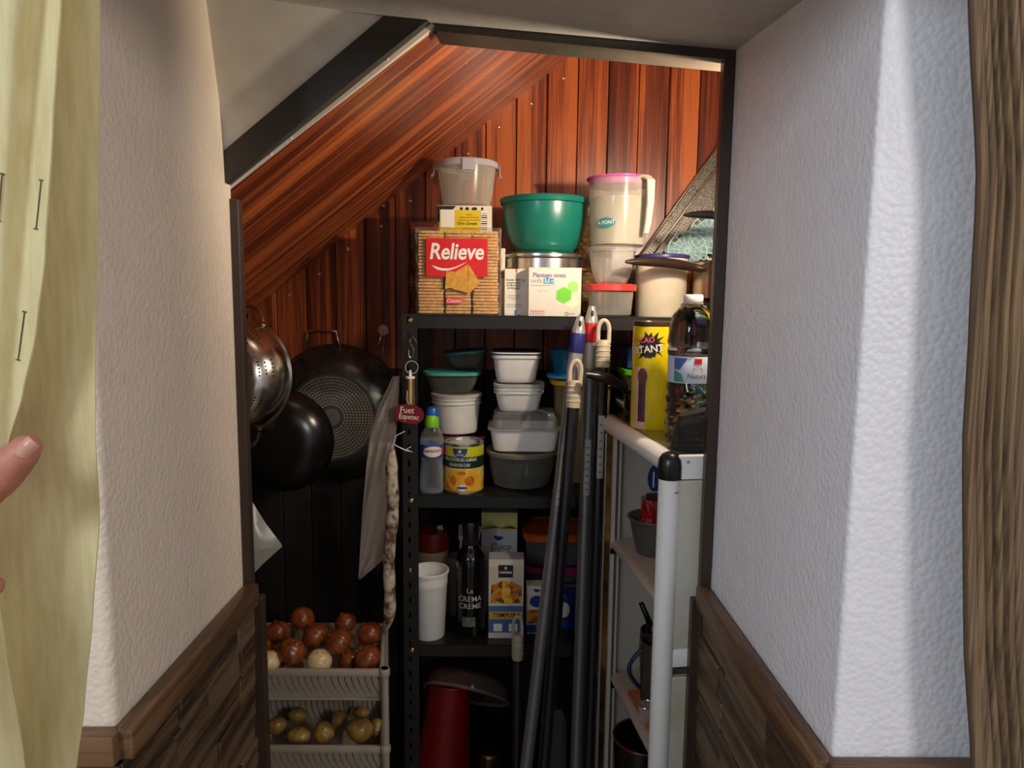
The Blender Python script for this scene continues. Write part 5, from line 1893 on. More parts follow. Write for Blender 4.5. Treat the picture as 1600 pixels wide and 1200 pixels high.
def broom(name, label, pt, pb, Yt, Yb, r, kind, m_tube, band=None, sticker=None):
    A, B = P(*pt, Yt), P(*pb, Yb)
    dn = (B - A).normalized()
    Lz = (A.z - .001) / -dn.z
    base = A + dn * Lz
    up = -dn
    t = thing(name, label, 'broom', base)
    M = Vector((0, 0, 1)).rotation_difference(up).to_matrix().to_4x4()
    Lh = Lz
    tip = .058 if kind == 'cone' else .105
    part('tube', MB().lathe([(r, 0), (r, Lh - tip)], 20, M), m_tube, t)
    if kind == 'cone':
        mb = MB().lathe([(r * 1.04, Lh - tip), (r * 1.04, Lh - .034), (r * .9, Lh - .026), (r * .55, Lh - .004), (r * .42, Lh)], 20, M)
        tp = part('tip', mb, M_ALU2, t)
        b2 = Lh - .040
        part('band', MB().lathe([(r * 1.1, b2 - .042), (r * 1.12, b2 - .041), (r * 1.12, b2 + .001), (r * 1.1, b2 + .002)], 20, M, cap0=False, cap1=False), band, t)
        part('sleeve', MB().lathe([(r * 1.06, b2 - .10), (r * 1.06, b2 - .04)], 20, M, cap0=False, cap1=False), M_ALU2, t)
        part('hang_slot', MB().ball((0, -r * .6, Lh - .020), (r * .28, r * .3, .011), 12, 8, M), M_BLACKPRINT, tp)
    else:
        mc = band
        g = MB()
        g.lathe([(r * 1.12, Lh - tip), (r * 1.14, Lh - tip + .001), (r * 1.1, Lh - .050), (r * .9, Lh - .045)], 20, M)
        for k in range(4):
            zz_ = Lh - tip + .012 + k * .011
            g.lathe([(r * 1.1, zz_), (r * 1.22, zz_ + .0012), (r * 1.22, zz_ + .003), (r * 1.1, zz_ + .0042)], 20, M, cap0=False, cap1=False)
        gp = part('grip', g, mc, t)
        lp = MB()
        pts = [(r * .86 * math.cos(a), 0, Lh - .024 + .022 * math.sin(a)) for a in [PI * k / 12 for k in range(13)]]
        pts = [(r * .86, 0, Lh - .052)] + pts + [(-r * .86, 0, Lh - .052)]
        lp.tube([M @ Vector(p) for p in pts], r * .34, 8)
        part('hanging_loop', lp, mc, gp)
    if sticker:
        f0, f1 = sticker
        mb = MB()
        zs = [Lh * f0, Lh * f1]
        n = 8
        vs_ = []
        for z_ in zs:
            for k in range(n + 1):
                a = -PI / 2 - .5 + 1.0 * k / n
                vs_.append(M @ Vector((r * 1.02 * math.cos(a), r * 1.02 * math.sin(a), z_)))
        mb.add(vs_, [(k, k + 1, n + 2 + k, n + 1 + k) for k in range(n)])
        st_ = part('sticker', mb, mat('sticker_white', srgb(196, 196, 200), .4), t)
        for k in range(7):
            zc = zs[0] + (zs[1] - zs[0]) * (k + .7) / 8
            vs2 = [M @ Vector((r * 1.04 * math.cos(a), r * 1.04 * math.sin(a), zc + dz)) for dz in (0, .004) for a in (-PI / 2 - .25, -PI / 2, -PI / 2 + .25)]
            m3 = MB()
            m3.add(vs2, [(0, 1, 4, 3), (1, 2, 5, 4)])
            part('print_mark', m3, M_GREYPRINT, st_, smooth=0)
    return t


broom('broom', 'silver broom handle with blue band, leaning furthest left', (907, 494), (822, 1200), 1.580, 1.535, .0150, 'cone', M_ALU, mat('blue_band', srgb(44, 48, 120), .35), (.70, .80))
broom('broom', 'dark broom handle with cream hanging grip in front of blue-banded handle', (901, 562), (850, 1200), 1.545, 1.505, .0140, 'loop', M_DKT, M_CREAMPL)
broom('broom', 'silver broom handle with bright red band, standing nearly upright', (925, 478), (900, 1200), 1.600, 1.572, .0150, 'cone', M_ALU, mat('red_band', srgb(206, 30, 36), .35), (.70, .79))
broom('broom', 'dark broom handle with cream loop right of the red-banded one', (944, 499), (920, 1200), 1.560, 1.525, .0140, 'loop', M_DKT, M_CREAMPL, (.75, .85))
broom('broom', 'short dark broom handle with pale grip, in front of the tempura box', (809, 962), (808, 1200), 1.590, 1.575, .0120, 'loop', M_DKT, mat('grey_cream_grip', srgb(170, 160, 146), .45))

# ================================================================== HANGING PANS (left)
def facing(loc, tilt_x, tilt_z):
    """matrix whose local +Z points towards the room (-Y), tilted"""
    return Matrix.Translation(loc) @ Matrix.Rotation(tilt_z, 4, 'Z') @ Matrix.Rotation(PI / 2 + tilt_x, 4, 'X')


# --- big wok with induction base
Y_ = 1.972
c = P(528, 645, Y_)
R = W(108, Y_)
wk = thing('wok', 'large dark wok hanging base outwards on the wooden wall', 'pan', c)
M = Matrix.Rotation(PI / 2, 4, 'X') @ Matrix.Rotation(.0, 4, 'Z')
dpt = .075
rb_ = R * .62
M_WOKM = mat('dark_wok_metal', srgb(82, 84, 78), .3, .75, var=.15, scale=50, bump=.05, bscale=700)
part('body', MB().lathe([(R, 0), (R + .002, .001), (R + .002, .004), (R * .985, .010), (R * .93, dpt * .35), (R * .82, dpt * .72), (R * .70, dpt * .95), (rb_ + .004, dpt), (rb_, dpt + .002)], 64, M, cap0=False), M_WOKM, wk)
base = part('induction_base', MB().lathe([(rb_ + .001, dpt + .0015), (rb_, dpt + .004), (rb_ * .96, dpt + .0045), (rb_ * .955, dpt + .003), (.001, dpt + .003)], 64, M, cap0=False), mat('base_steel', (.13, .125, .11, 1), .4, .7), wk)
mb = MB()
rr = rb_ * .30
while rr < rb_ * .94:
    n = int(2 * PI * rr / .0078)
    for k in range(n):
        a = 2 * PI * k / n
        mb.lathe([(.0031, 0), (.0029, .0010), (.0005, .0011)], 8, M @ Matrix.Translation((rr * math.cos(a), rr * math.sin(a), dpt + .003)), cap0=False)
    rr += .0082
part('dots', mb, mat('dot_steel', (.52, .49, .43, 1), .4, .7), base, stuff=True)
part('hub', MB().lathe([(rb_ * .2, dpt + .003), (rb_ * .2, dpt + .0045), (.001, dpt + .0046)], 32, M, cap0=False), mat('hub_steel', (.45, .42, .37, 1), .4, .9), base)
hx = W(25, Y_)
zt_ = W(106, Y_)
part('handle', MB().tube([(-hx - .004 + W(-19, Y_), -.012, zt_ - .012), (-hx + W(-19, Y_), -.020, zt_ + W(4, Y_)), (-hx + .006 + W(-19, Y_), -.024, zt_ + W(23, Y_)), (W(-19, Y_), -.024, zt_ + W(25, Y_)), (hx - .006 + W(-19, Y_), -.024, zt_ + W(23, Y_)), (hx + W(-19, Y_), -.020, zt_ + W(4, Y_)), (hx + .004 + W(-19, Y_), -.012, zt_ - .012)], .0032, 8), M_CHROME, wk)

# --- smaller black pan in front
Y_ = 1.72
c = P(440, 688, Y_)
R = W(82, Y_)
sp = thing('frying_pan', 'small rounded black pan hanging in front of the large wok', 'pan', c)
M = Matrix.Rotation(PI / 2, 4, 'X')
part('body', MB().lathe([(R, 0), (R + .002, .001), (R + .001, .004), (R * .96, .016), (R * .84, .038), (R * .62, .054), (R * .45, .058), (.001, .058)], 56, M, cap0=False), M_BLACKPAN, sp)
part('inside', MB().lathe([(R * .97, .004), (R * .8, .03), (.001, .05)], 40, M, cap0=False), M_BLACKPAN, sp)
part('handle', MB().tube([(0, -.004, R - .004), (-.004, -.006, R + .03), (-.008, .06, R + .05), (-.010, YB - .003 - Y_, R + .055)], [.008, .009, .006, .004], 10), M_BLACKPLASTIC, sp)

# --- colander
Y_ = 1.56
c = P(378, 588, Y_)
R = W(88, Y_)
cl = thing('colander', 'shiny steel colander with round holes hanging behind the left jamb', 'colander', c)
cl.rotation_euler = Euler((math.radians(-6), 0, math.radians(-16)))
M = Matrix.Rotation(PI / 2, 4, 'X')
dp_ = .085
prof = [(R, 0), (R + .003, .001), (R + .003, .003), (R * .985, .006)]
for k in range(1, 11):
    a = k / 10
    prof.append((R * (.985 - .53 * a ** 1.9), .006 + dp_ * math.sin(a * PI / 2) ** 1.0))
prof += [(R * .43, dp_ + .006), (R * .42, dp_ + .014), (R * .40, dp_ + .014), (R * .40, dp_ + .005), (.001, dp_ + .005)]
M_COL = mat('polished_steel', (.60, .56, .50, 1), .2, 1.0, var=.06, scale=40)
bdy = part('body', MB().lathe(prof, 64, M, cap0=False), M_COL, cl)
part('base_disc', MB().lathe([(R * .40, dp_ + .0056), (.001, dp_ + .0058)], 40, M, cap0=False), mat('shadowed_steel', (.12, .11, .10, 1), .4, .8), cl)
def prof_at(a):
    return R * (.985 - .53 * a ** 1.9), .006 + dp_ * math.sin(a * PI / 2)


mb = MB()
for blk in range(8):
    for row in range(5):
        n = 5 if row % 2 == 0 else 4
        for k in range(n):
            a = .35 + .13 * row
            th = blk * PI / 4 + (k - (n - 1) / 2) * .075 + .2
            r_, z_ = prof_at(a)
            r2, z2 = prof_at(a + .02)
            nrm_ = Vector((-(z2 - z_), 0, (r2 - r_)))
            nrm_ = Vector((abs(nrm_.x), 0, abs(nrm_.z))).normalized()
            Mh = M @ Matrix.Rotation(th, 4, 'Z') @ Matrix.Translation((r_ + nrm_.x * .0004, 0, z_ + nrm_.z * .0004)) @ Vector((0, 0, 1)).rotation_difference(nrm_).to_matrix().to_4x4()
            mb.lathe([(.0022, 0), (.0020, .0003), (.0003, .0003)], 8, Mh, cap0=False)
part('holes', mb, mat('dark_holes', srgb(14, 12, 10), .6), bdy, stuff=True)
for s_, nm in ((1, 'handle'), (-1, 'handle')):
    pts = []
    for k in range(11):
        t = k / 10
        a = PI / 2 - .28 + .56 * t
        rr = R + .001 + .030 * math.sin(PI * t) ** .6
        pts.append((rr * math.cos(a) - W(-4, Y_) + .012, -.006, s_ * rr * math.sin(a)))
    part(nm, MB().tube(pts, .0042, 8), M_COL, cl)

# --- adhesive hooks
def hook(label, px, py, with_wire):
    p = P(px, py, YB - .004)
    t = thing('wall_hook', label, 'hook', p)
    R_ = W(8.5, YB)
    part('disc', MB().lathe([(R_, 0), (R_, .002), (R_ * .8, .004), (.001, .0045)], 28, Matrix.Rotation(PI / 2, 4, 'X')), mat('cream_hook', srgb(200, 184, 158), .4), t)
    part('wire', MB().tube([(-.004, -.006, -.008), (-W(6, YB), -.010, -W(20, YB)), (-W(9, YB), -.010, -W(22, YB))] if with_wire else [(0, -.004, 0), (0, -.012, -.02), (0, -.022, -.016)], .0012, 6), M_CHROME, t)
    if with_wire:
        part('wire', MB().tube([(.004, -.006, -.008), (-.003, -.008, -W(46, YB))], .0010, 6), M_CHROME, t)
    return t


hook('round cream adhesive hook with wires, between wok and shelving post', 599, 516, True)
hp_ = P(411, 517, 1.566)
hk_ = thing('wall_hook', 'cream hook holding the colander, behind the left jamb', 'hook', hp_)
part('disc', MB().lathe([(.012, 0), (.012, .002), (.009, .004), (.001, .0045)], 28, Matrix.Rotation(PI / 2, 4, 'X')), mat('cream_hook', srgb(200, 184, 158)), hk_)
part('arm', MB().tube([(0, .006, 0), (-.05, .010, 0), (XSL - hp_.x, .010, 0)], .005, 10), M_DARKTRIM, hk_)
part('prong', MB().tube([(-.004, -.002, 0), (-.004, -.020, -.004), (-.004, -.024, .008)], .0018, 8), M_CHROME, hk_)

# ================================================================== FUET SAUSAGE, ITS HOOK, TAG AND BAG
Yh = 1.606
c = P(643, 540, Yh)
sh_ = thing('s_hook', 'steel S-hook hanging from the black shelf post', 'hook', c)
pts = []
for k in range(9):
    a = PI * (.15 + .85 * k / 8)
    pts.append((.006 * math.cos(a) + .003, 0, .010 + .006 * math.sin(a)))
for k in range(1, 12):
    a = PI + PI * k / 11
    pts.append((-.0005 + .0075 * math.cos(a) + .0, 0, -.020 + .009 * math.sin(a)))
pts = [(.010, .012, .006), (.0095, 0, .012)] + [(.004, 0, .020), (-.003, 0, .014), (-.003, 0, .006), (.004, 0, -.006), (.006, 0, -.016), (.003, 0, -.026), (-.003, 0, -.028), (-.007, 0, -.022), (-.0065, 0, -.010)]
part('hook', MB().tube(pts, .0016, 8), M_CHROME, sh_)
rg = part('ring', MB().torus(W(10, Yh), .0012, Matrix.Translation((.0, 0, W(-34, Yh))) @ Matrix.Rotation(PI / 2, 4, 'X') @ Matrix.Rotation(.3, 4, 'Y'), 32, 6), M_CHROME, sh_)
# brass tube
c = P(641, 612, Yh - .002)
bt = thing('brass_tube', 'brass rod with white end hanging from the S-hook ring', 'rod', c)
part('tube', MB().lathe([(W(7, Yh), -W(26, Yh)), (W(7, Yh), W(22, Yh))], 20), M_BRASS, bt)
part('end_cap', MB().lathe([(W(7.4, Yh), W(21, Yh)), (W(7.4, Yh), W(24, Yh)), (W(2.2, Yh), W(25, Yh)), (W(2.2, Yh), W(33, Yh)), (W(1, Yh), W(34, Yh))], 20), M_WHITEPL, bt)
# red tag
Yt_ = 1.590
c = P(639, 647, Yt_)
u = W(1, Yt_)
tg = thing('product_tag', 'dark red Fuet Espetec tag hanging on the shelf post', 'tag', c)
poly = [(-21, 12), (-14, 15), (0, 16), (13, 13), (21, 7), (24, -1), (22, -9), (14, -15), (2, -16), (-12, -13), (-21, -9)]
mb = MB()
mb.prism([(a * u, b * u) for a, b in poly], -.0008, .0008, axis='y')
tb = part('card', mb, mat('dark_red_card', srgb(126, 14, 26), .35, var=.04), tg)
lettering(tb, 'Fuet', 14 * u, M_WHITEPRINT, flat(-.0013), -3 * u, 6 * u, bold=.00012, sx=.9, rot=-.06)
lettering(tb, 'Espetec', 12 * u, M_WHITEPRINT, flat(-.0013), 0 * u, -4.5 * u, bold=.00012, sx=.86, rot=-.08)
part('string', MB().tube([(0, 0, 14 * u), (-3 * u, -.001, 22 * u), (-2 * u, -.002, 38 * u)], .0008, 6), M_WHITEPL, tg)
# the sausage
def mould():
    m, nt, b = base_mat('mould_skin')
    tc = nd(nt, 'ShaderNodeTexCoord')
    no = nd(nt, 'ShaderNodeTexNoise')
    no.inputs['Scale'].default_value = 45
    no.inputs['Detail'].default_value = 6
    nt.links.new(tc.outputs['Object'], no.inputs['Vector'])
    rp = nd(nt, 'ShaderNodeValToRGB')
    rp.color_ramp.elements[0].position = .40
    rp.color_ramp.elements[1].position = .58
    rp.color_ramp.elements[0].color = srgb(96, 64, 50)
    rp.color_ramp.elements[1].color = srgb(206, 192, 170)
    nt.links.new(no.outputs['Fac'], rp.inputs[0])
    nt.links.new(rp.outputs[0], b.inputs['Base Color'])
    b.inputs['Roughness'].default_value = .7
    bp = nd(nt, 'ShaderNodeBump')
    bp.inputs['Strength'].default_value = .5
    bp.inputs['Distance'].default_value = .003
    nt.links.new(no.outputs['Fac'], bp.inputs['Height'])
    nt.links.new(bp.outputs[0], b.inputs['Normal'])
    return m


Yf = 1.588
top, bot = P(615, 694, Yf), P(606, 982, Yf)
fu = thing('dry_sausage', 'long mould-coated dry sausage hanging beside the shelf post', 'sausage', bot)
L_ = top - bot
n = 24
pts = [L_ * (k / n) + Vector((.003 * math.sin(k * .5), 0, 0)) for k in range(n + 1)]
rad = [.003, .010] + [.0138 + .0009 * math.sin(k * 1.7) for k in range(n - 4)] + [.012, .008, .003]
part('sausage', MB().tube(pts, rad[:n + 1], 16), mould(), fu)
tp = Vector(L_)
part('string', MB().tube([tp, tp + Vector((.012, -.010, -.004)), tp + Vector((.030, -.012, -.012)), tp + Vector((.044, -.010, -.016)), tp + Vector((.030, -.008, -.010)), tp + Vector((.040, -.008, -.004))], .0014, 6), M_WHITEPL, fu)
part('string', MB().tube([tp, tp + Vector((.006, .0, .02)), tp + Vector((.026, .0, .030))], .0012, 6), M_WHITEPL, fu)

# crumpled plastic bag hanging with it
def bag(name, label, outline_l, outline_r, y0, y1, Y, puff, m, seed, nu=14, nv=22, folds=.004):
    rnd = random.Random(seed)
    ph = [(rnd.uniform(0, 6), rnd.uniform(4, 11), rnd.uniform(3, 12)) for _ in range(5)]
    def lerp(tab, y):
        for (ya, xa), (yb, xb) in zip(tab, tab[1:]):
            if ya <= y <= yb:
                return xa + (xb - xa) * (y - ya) / (yb - ya)
        return tab[-1][1]
    c = P((lerp(outline_l, (y0 + y1) / 2) + lerp(outline_r, (y0 + y1) / 2)) / 2, (y0 + y1) / 2, Y)
    t = thing(name, label, 'bag', c)
    for sgn, nm in ((-1, 'front_sheet'), (1, 'back_sheet')):
        def fn(u_, v_):
            y = y0 + (y1 - y0) * v_
            xl, xr = lerp(outline_l, y), lerp(outline_r, y)
            p = P(xl + (xr - xl) * u_, y, Y)
            bul = math.sin(PI * min(max(u_, 0), 1)) * math.sin(PI * (.12 + .86 * v_))
            d_ = sum(abs(math.sin(a + b * u_ + k * v_)) for a, b, k in ph) / 5 - .6
            p.y += sgn * (puff * bul) + d_ * folds * 2.2 * (1 if 0 < u_ < 1 else .2)
            return p - c
        part(nm, MB().grid(fn, nu, nv), m, t, smooth=22)
    return t


M_BAG = clear('bag_plastic', srgb(206, 194, 182), .40, .10)
bag('plastic_bag', 'crumpled clear plastic bag hanging left of the dry sausage', [(588, 614), (640, 590), (680, 577), (800, 566), (905, 560)], [(588, 625), (640, 622), (760, 612), (870, 604), (905, 564)], 588, 905, 1.640, .012, M_BAG, 4, nu=18, nv=34, folds=.007)
kb = bag('plastic_bag', 'knotted translucent plastic bag hanging just behind the left jamb', [(780, 340), (830, 340), (905, 380)], [(780, 392), (818, 415), (853, 442), (880, 412), (905, 388)], 780, 905, 1.36, .02, clear('milky_bag_plastic', srgb(200, 196, 184), .5, .2), 9)
kp = P(360, 784, 1.36)
part('hanging_string', MB().tube([kp - Vector(kb.location), Vector((XSL, 1.36, kp.z + .08)) - Vector(kb.location)], .002, 6), M_WHITEPL, kb)

# ================================================================== VEGETABLE RACK
Yv0, Yv1 = 1.49, 1.715
xvR = P(601, 1047, Yv0).x
VW = 0.36
xvL = xvR - VW
ZV1 = zat(1046, Yv0, 520)
ZV2 = zat(1166, Yv0, 520)
vr = thing('vegetable_rack', 'white plastic stacking rack with slotted baskets of onions and potatoes', 'rack', ((xvL + xvR) / 2, (Yv0 + Yv1) / 2, 0))
M_RACK = mat('greyish_white_plastic', srgb(166, 154, 140), .4, var=.04)
VD = Yv1 - Yv0


def taper(m):
    for p in m.v:
        p.x *= 1 - .19 * (p.y + VD / 2) / VD if p.x > 0 else 1
    return m


for (lx, ly) in ((-VW / 2, -VD / 2), (VW / 2, -VD / 2), (-VW / 2, VD / 2), (VW / 2, VD / 2)):
    part('post', taper(MB().tube([(lx, ly, 0), (lx, ly, ZV1 + .004)], .0085, 14)), M_RACK, vr)
for zr in (ZV1, ZV2, ZV2 - (ZV1 - ZV2), ZV2 - 2 * (ZV1 - ZV2)):
    hb_ = W(52, Yv0)
    mb = MB()
    # rim with sloped front
    w2, d2 = VW / 2 - .006, VD / 2 - .002
    for (cx, cy, sx_, sy_) in ((0, -d2, 2 * w2, .012), (0, d2, 2 * w2, .012), (-w2, 0, .012, 2 * d2), (w2, 0, .012, 2 * d2)):
        mb.box((cx, cy, zr - .008), (sx_, sy_, .017), b=.004)
    bk = part('basket', taper(mb), M_RACK, vr)
    for (lx, ly) in ((-VW / 2, -VD / 2), (VW / 2, -VD / 2)):
        part('collar', MB().lathe([(.011, zr - .014), (.012, zr - .012), (.012, zr + .001), (.010, zr + .004)], 16, Matrix.Translation((lx, ly, 0))), M_RACK, bk)
    # slotted front and back walls: curved bars
    def bar():
        pts = [(-.010 + .022 * (t ** 2.2), .012 * t, -.014 - hb_ * .88 * t) for t in [0, .25, .5, .75, 1.0]]
        m2 = MB()
        m2.rings([[(a - .0062, b - .0012, c_), (a + .0062, b - .0012, c_), (a + .0062, b + .0012, c_), (a - .0062, b + .0012, c_)] for (a, b, c_) in pts])
        return m2
    n = 23
    slat_me = bar().mesh('slat')
    for k in range(n):
        part('slat', slat_me, M_RACK, bk, loc=(-w2 + .012 + (2 * w2 - .020) * k / (n - 1), -d2 + .004, zr))
    m2 = MB()
    for k in range(n):
        bb_ = bar()
        m2.add(bb_.v, bb_.f, Matrix.Translation((-w2 + .012 + (2 * w2 - .020) * k / (n - 1), d2 - .004, zr)) @ Matrix.Diagonal((1, -1, 1, 1)))
    part('back_slats', taper(m2), M_RACK, bk, stuff=True)
    m2 = MB()
    m2.box((0, 0, zr - hb_ - .006), (2 * w2 - .004, 2 * d2 - .014, .004))
    for sgn in (-1, 1):
        m2.box((sgn * (w2 - .006), 0, zr - hb_ / 2 - .008), (.003, 2 * d2 - .02, hb_))
        m2.box((0, sgn * (d2 - .016), zr - hb_ - .001), (2 * w2 - .004, .003, .012))
    part('tray_floor', taper(m2), M_RACK, bk)

# onions
def skin(name, c0, c1, sc=(60, 60, 6)):
    m, nt, b = base_mat(name)
    tc = nd(nt, 'ShaderNodeTexCoord')
    mp = nd(nt, 'ShaderNodeMapping')
    mp.inputs['Scale'].default_value = sc
    no = nd(nt, 'ShaderNodeTexNoise')
    no.inputs['Scale'].default_value = 1.5
    no.inputs['Detail'].default_value = 4
    nt.links.new(tc.outputs['Object'], mp.inputs[0])
    nt.links.new(mp.outputs[0], no.inputs['Vector'])
    rp = nd(nt, 'ShaderNodeValToRGB')
    rp.color_ramp.elements[0].position, rp.color_ramp.elements[1].position = .3, .7
    rp.color_ramp.elements[0].color, rp.color_ramp.elements[1].color = c0, c1
    nt.links.new(no.outputs['Fac'], rp.inputs[0])
    nt.links.new(rp.outputs[0], b.inputs['Base Color'])
    b.inputs['Roughness'].default_value = .3
    return m


M_ONION = skin('brown_onion_skin', srgb(86, 38, 18), srgb(158, 84, 42))
M_ONION2 = skin('pale_onion_skin', srgb(200, 170, 110), srgb(236, 216, 170))
M_POT = skin('potato_skin', srgb(128, 96, 46), srgb(178, 142, 76), (50, 50, 50))
onion_lab = [
    (473, 966, 20, 1.655, 0, 'brown onion at the top back of the pile, left of centre'),
    (540, 973, 18, 1.640, 0, 'shiny brown onion topmost at right of the onion pile'),
    (434, 988, 20, 1.625, 0, 'brown onion behind the left side of the onion pile'),
    (493, 994, 22, 1.600, 0, 'dark brown onion in the middle of the pile'),
    (529, 1003, 22, 1.556, 0, 'dark brown onion right of the middle, above the pale one'),
    (578, 990, 21, 1.610, 0, 'dark brown onion at the right back of the basket'),
    (456, 1018, 23, 1.530, 0, 'reddish brown onion with dry roots, front of basket'),
    (408, 1010, 17, 1.580, 0, 'brown onion at far left, half behind the jamb'),
    (422, 1033, 18, 1.512, 1, 'pale peeled onion at the front left of the basket'),
    (499, 1033, 21, 1.528, 1, 'pale white onion at the front centre of the basket'),
    (574, 1028, 22, 1.535, 0, 'smooth brown onion at the front right of the basket'),
    (545, 1032, 18, 1.575, 0, 'brown onion tucked low behind the front right one'),
    (558, 1003, 14, 1.660, 1, 'small pale onion deep between brown ones at right'),
    (434, 1026, 19, 1.580, 0, 'brown onion low between the pale one and the rooty one'),
]
for k, (px, py, r_, Y, kind, lab_) in enumerate(onion_lab):
    rnd = random.Random(100 + k)
    r2 = W(r_, Y)
    o = thing('onion', lab_, 'onion', P(px, py, Y), group='onions in the upper basket', rot=(rnd.uniform(-.7, .7), rnd.uniform(-.7, .7), rnd.uniform(0, 6)))
    fn = lambda d: (1 + .015 * math.sin(5 * math.atan2(d.y, d.x))) * (1 - .06 * d.z * d.z)
    mt = M_ONION2 if kind else M_ONION
    part('bulb', MB().ball((0, 0, 0), (r2, r2, r2 * .92), 24, 14, fn=fn), mt, o)
    part('stem_tip', MB().tube([(0, 0, r2 * .80), (.001, 0, r2 * .93), (.002, .001, r2 * 1.02)], [r2 * .22, r2 * .10, r2 * .03], 8), mt, o)
    mr = MB()
    for q in range(7):
        a = q * .9
        mr.tube([(0, 0, -r2 * .84), (.004 * math.cos(a), .004 * math.sin(a), -r2 * .95)], .0005, 4)
    part('root_tuft', mr, M_ONION2, o)
pot_lab = [
    (434, 1133, 16, 13, 1.545, 'small round potato at the left of the lower basket'),
    (467, 1148, 19, 14, 1.528, 'oval potato at the front left of the lower basket'),
    (507, 1144, 17, 18, 1.530, 'knobbly potato in the middle of the lower basket'),
    (561, 1140, 22, 21, 1.535, 'largest pale yellow potato in the lower basket'),
    (410, 1152, 18, 15, 1.540, 'potato at far left of the lower basket, cut by the jamb'),
    (590, 1140, 14, 17, 1.580, 'potato behind the largest one at the right'),
    (466, 1118, 15, 14, 1.620, 'dark potato at the back left of the lower basket'),
    (530, 1126, 15, 14, 1.615, 'dark potato at the back middle of the lower basket'),
    (563, 1113, 14, 11, 1.660, 'dark potato furthest back at the right'),
]
for k, (px, py, rx, rz, Y, lab_) in enumerate(pot_lab):
    rnd = random.Random(300 + k)
    o = thing('potato', lab_, 'potato', P(px, py, Y), rotz=rnd.uniform(-.4, .4), group='potatoes in the lower basket')
    a1, a2 = rnd.uniform(0, 6), rnd.uniform(0, 6)
    fn = lambda d: 1 + .07 * math.sin(2.3 * d.x + a1) + .06 * math.sin(3.1 * d.z + 2 * d.y + a2)
    part('tuber', MB().ball((0, 0, 0), (W(rx, Y), W((rx + rz) / 2, Y), W(rz, Y)), 22, 14, fn=fn), M_POT, o)
    me_ = MB()
    for q in range(4):
        a, b = rnd.uniform(-1.2, 1.2), rnd.uniform(-.9, .9)
        d = Vector((math.sin(a) * math.cos(b), -math.cos(a) * math.cos(b), math.sin(b)))
        me_.ball((d.x * W(rx, Y) * .99, d.y * W((rx + rz) / 2, Y) * .99, d.z * W(rz, Y) * .99), .0016, 8, 6)
    part('eyes', me_, mat('potato_eye', srgb(110, 80, 40), .7), o)

# ================================================================== CURTAINS
def lerp_tab(tab, y):
    if y <= tab[0][0]:
        return tab[0][1]
    for (ya, xa), (yb, xb) in zip(tab, tab[1:]):
        if ya <= y <= yb:
            t = (y - ya) / (yb - ya)
            t = t * t * (3 - 2 * t) * .5 + t * .5
            return xa + (xb - xa) * t
    return tab[-1][1]


def cloth(name, c0, c1, weave, trans=.35, ribs=None):
    m, nt, b = base_mat(name)
    tc = nd(nt, 'ShaderNodeTexCoord')
    mp = nd(nt, 'ShaderNodeMapping')
    mp.inputs['Scale'].default_value = ribs or (90, 90, 12)
    nt.links.new(tc.outputs['Object'], mp.inputs[0])
    no = nd(nt, 'ShaderNodeTexNoise')
    no.inputs['Scale'].default_value = 2
    no.inputs['Detail'].default_value = 3
    nt.links.new(mp.outputs[0], no.inputs['Vector'])
    rp = nd(nt, 'ShaderNodeValToRGB')
    rp.color_ramp.elements[0].position, rp.color_ramp.elements[1].position = .35, .65
    rp.color_ramp.elements[0].color, rp.color_ramp.elements[1].color = c0, c1
    nt.links.new(no.outputs['Fac'], rp.inputs[0])
    nt.links.new(rp.outputs[0], b.inputs['Base Color'])
    b.inputs['Roughness'].default_value = .8
    b.inputs['Sheen Weight'].default_value = .15
    n2 = nd(nt, 'ShaderNodeTexNoise')
    n2.inputs['Scale'].default_value = weave
    nt.links.new(tc.outputs['Object'], n2.inputs['Vector'])
    bp = nd(nt, 'ShaderNodeBump')
    bp.inputs['Strength'].default_value = .25
    bp.inputs['Distance'].default_value = .001
    nt.links.new(n2.outputs['Fac'], bp.inputs['Height'])
    nt.links.new(bp.outputs[0], b.inputs['Normal'])
    tl = nd(nt, 'ShaderNodeBsdfTranslucent')
    nt.links.new(rp.outputs[0], tl.inputs[0])
    mx = nd(nt, 'ShaderNodeMixShader')
    mx.inputs[0].default_value = trans
    nt.links.new(b.outputs[0], mx.inputs[1])
    nt.links.new(tl.outputs[0], mx.inputs[2])
    nt.links.new(mx.outputs[0], nt.nodes['Material Output'].inputs[0])
    return m


M_CREAM = cloth('cream_cotton', srgb(226, 212, 158), srgb(238, 226, 178), 900, .25)
YC = .475
cb = P(40, 600, YC)
cur = thing('curtain', 'cream cotton curtain drawn aside at the left by a hand', 'curtain', (cb.x, cb.y, 0))
o0 = Vector((cb.x, cb.y, 0))
edgeB = [(-120, 158), (0, 157), (600, 150), (690, 150), (800, 157), (960, 146), (1100, 133), (1200, 120), (1500, 110)]
edgeA = [(-120, 100), (0, 97), (200, 84), (400, 72), (520, 58), (620, 36), (690, 14), (760, -12), (900, -8), (1000, 8), (1200, 40), (1500, 60)]


def shB(u_, v_):
    y = -140 + 1640 * v_
    xr = lerp_tab(edgeB, y)
    px = -330 + (xr + 330) * u_
    dy = .010 * math.sin(px * .026 + y * .0012) * (1 - u_) + .003 * math.sin(y * .012 + px * .03) * (1 if y > 640 else .3)
    dy += .006 * math.exp(-((y - 760) / 60) ** 2) * math.sin(px * .02)
    return P(px, y, YC + .016 + dy) - o0


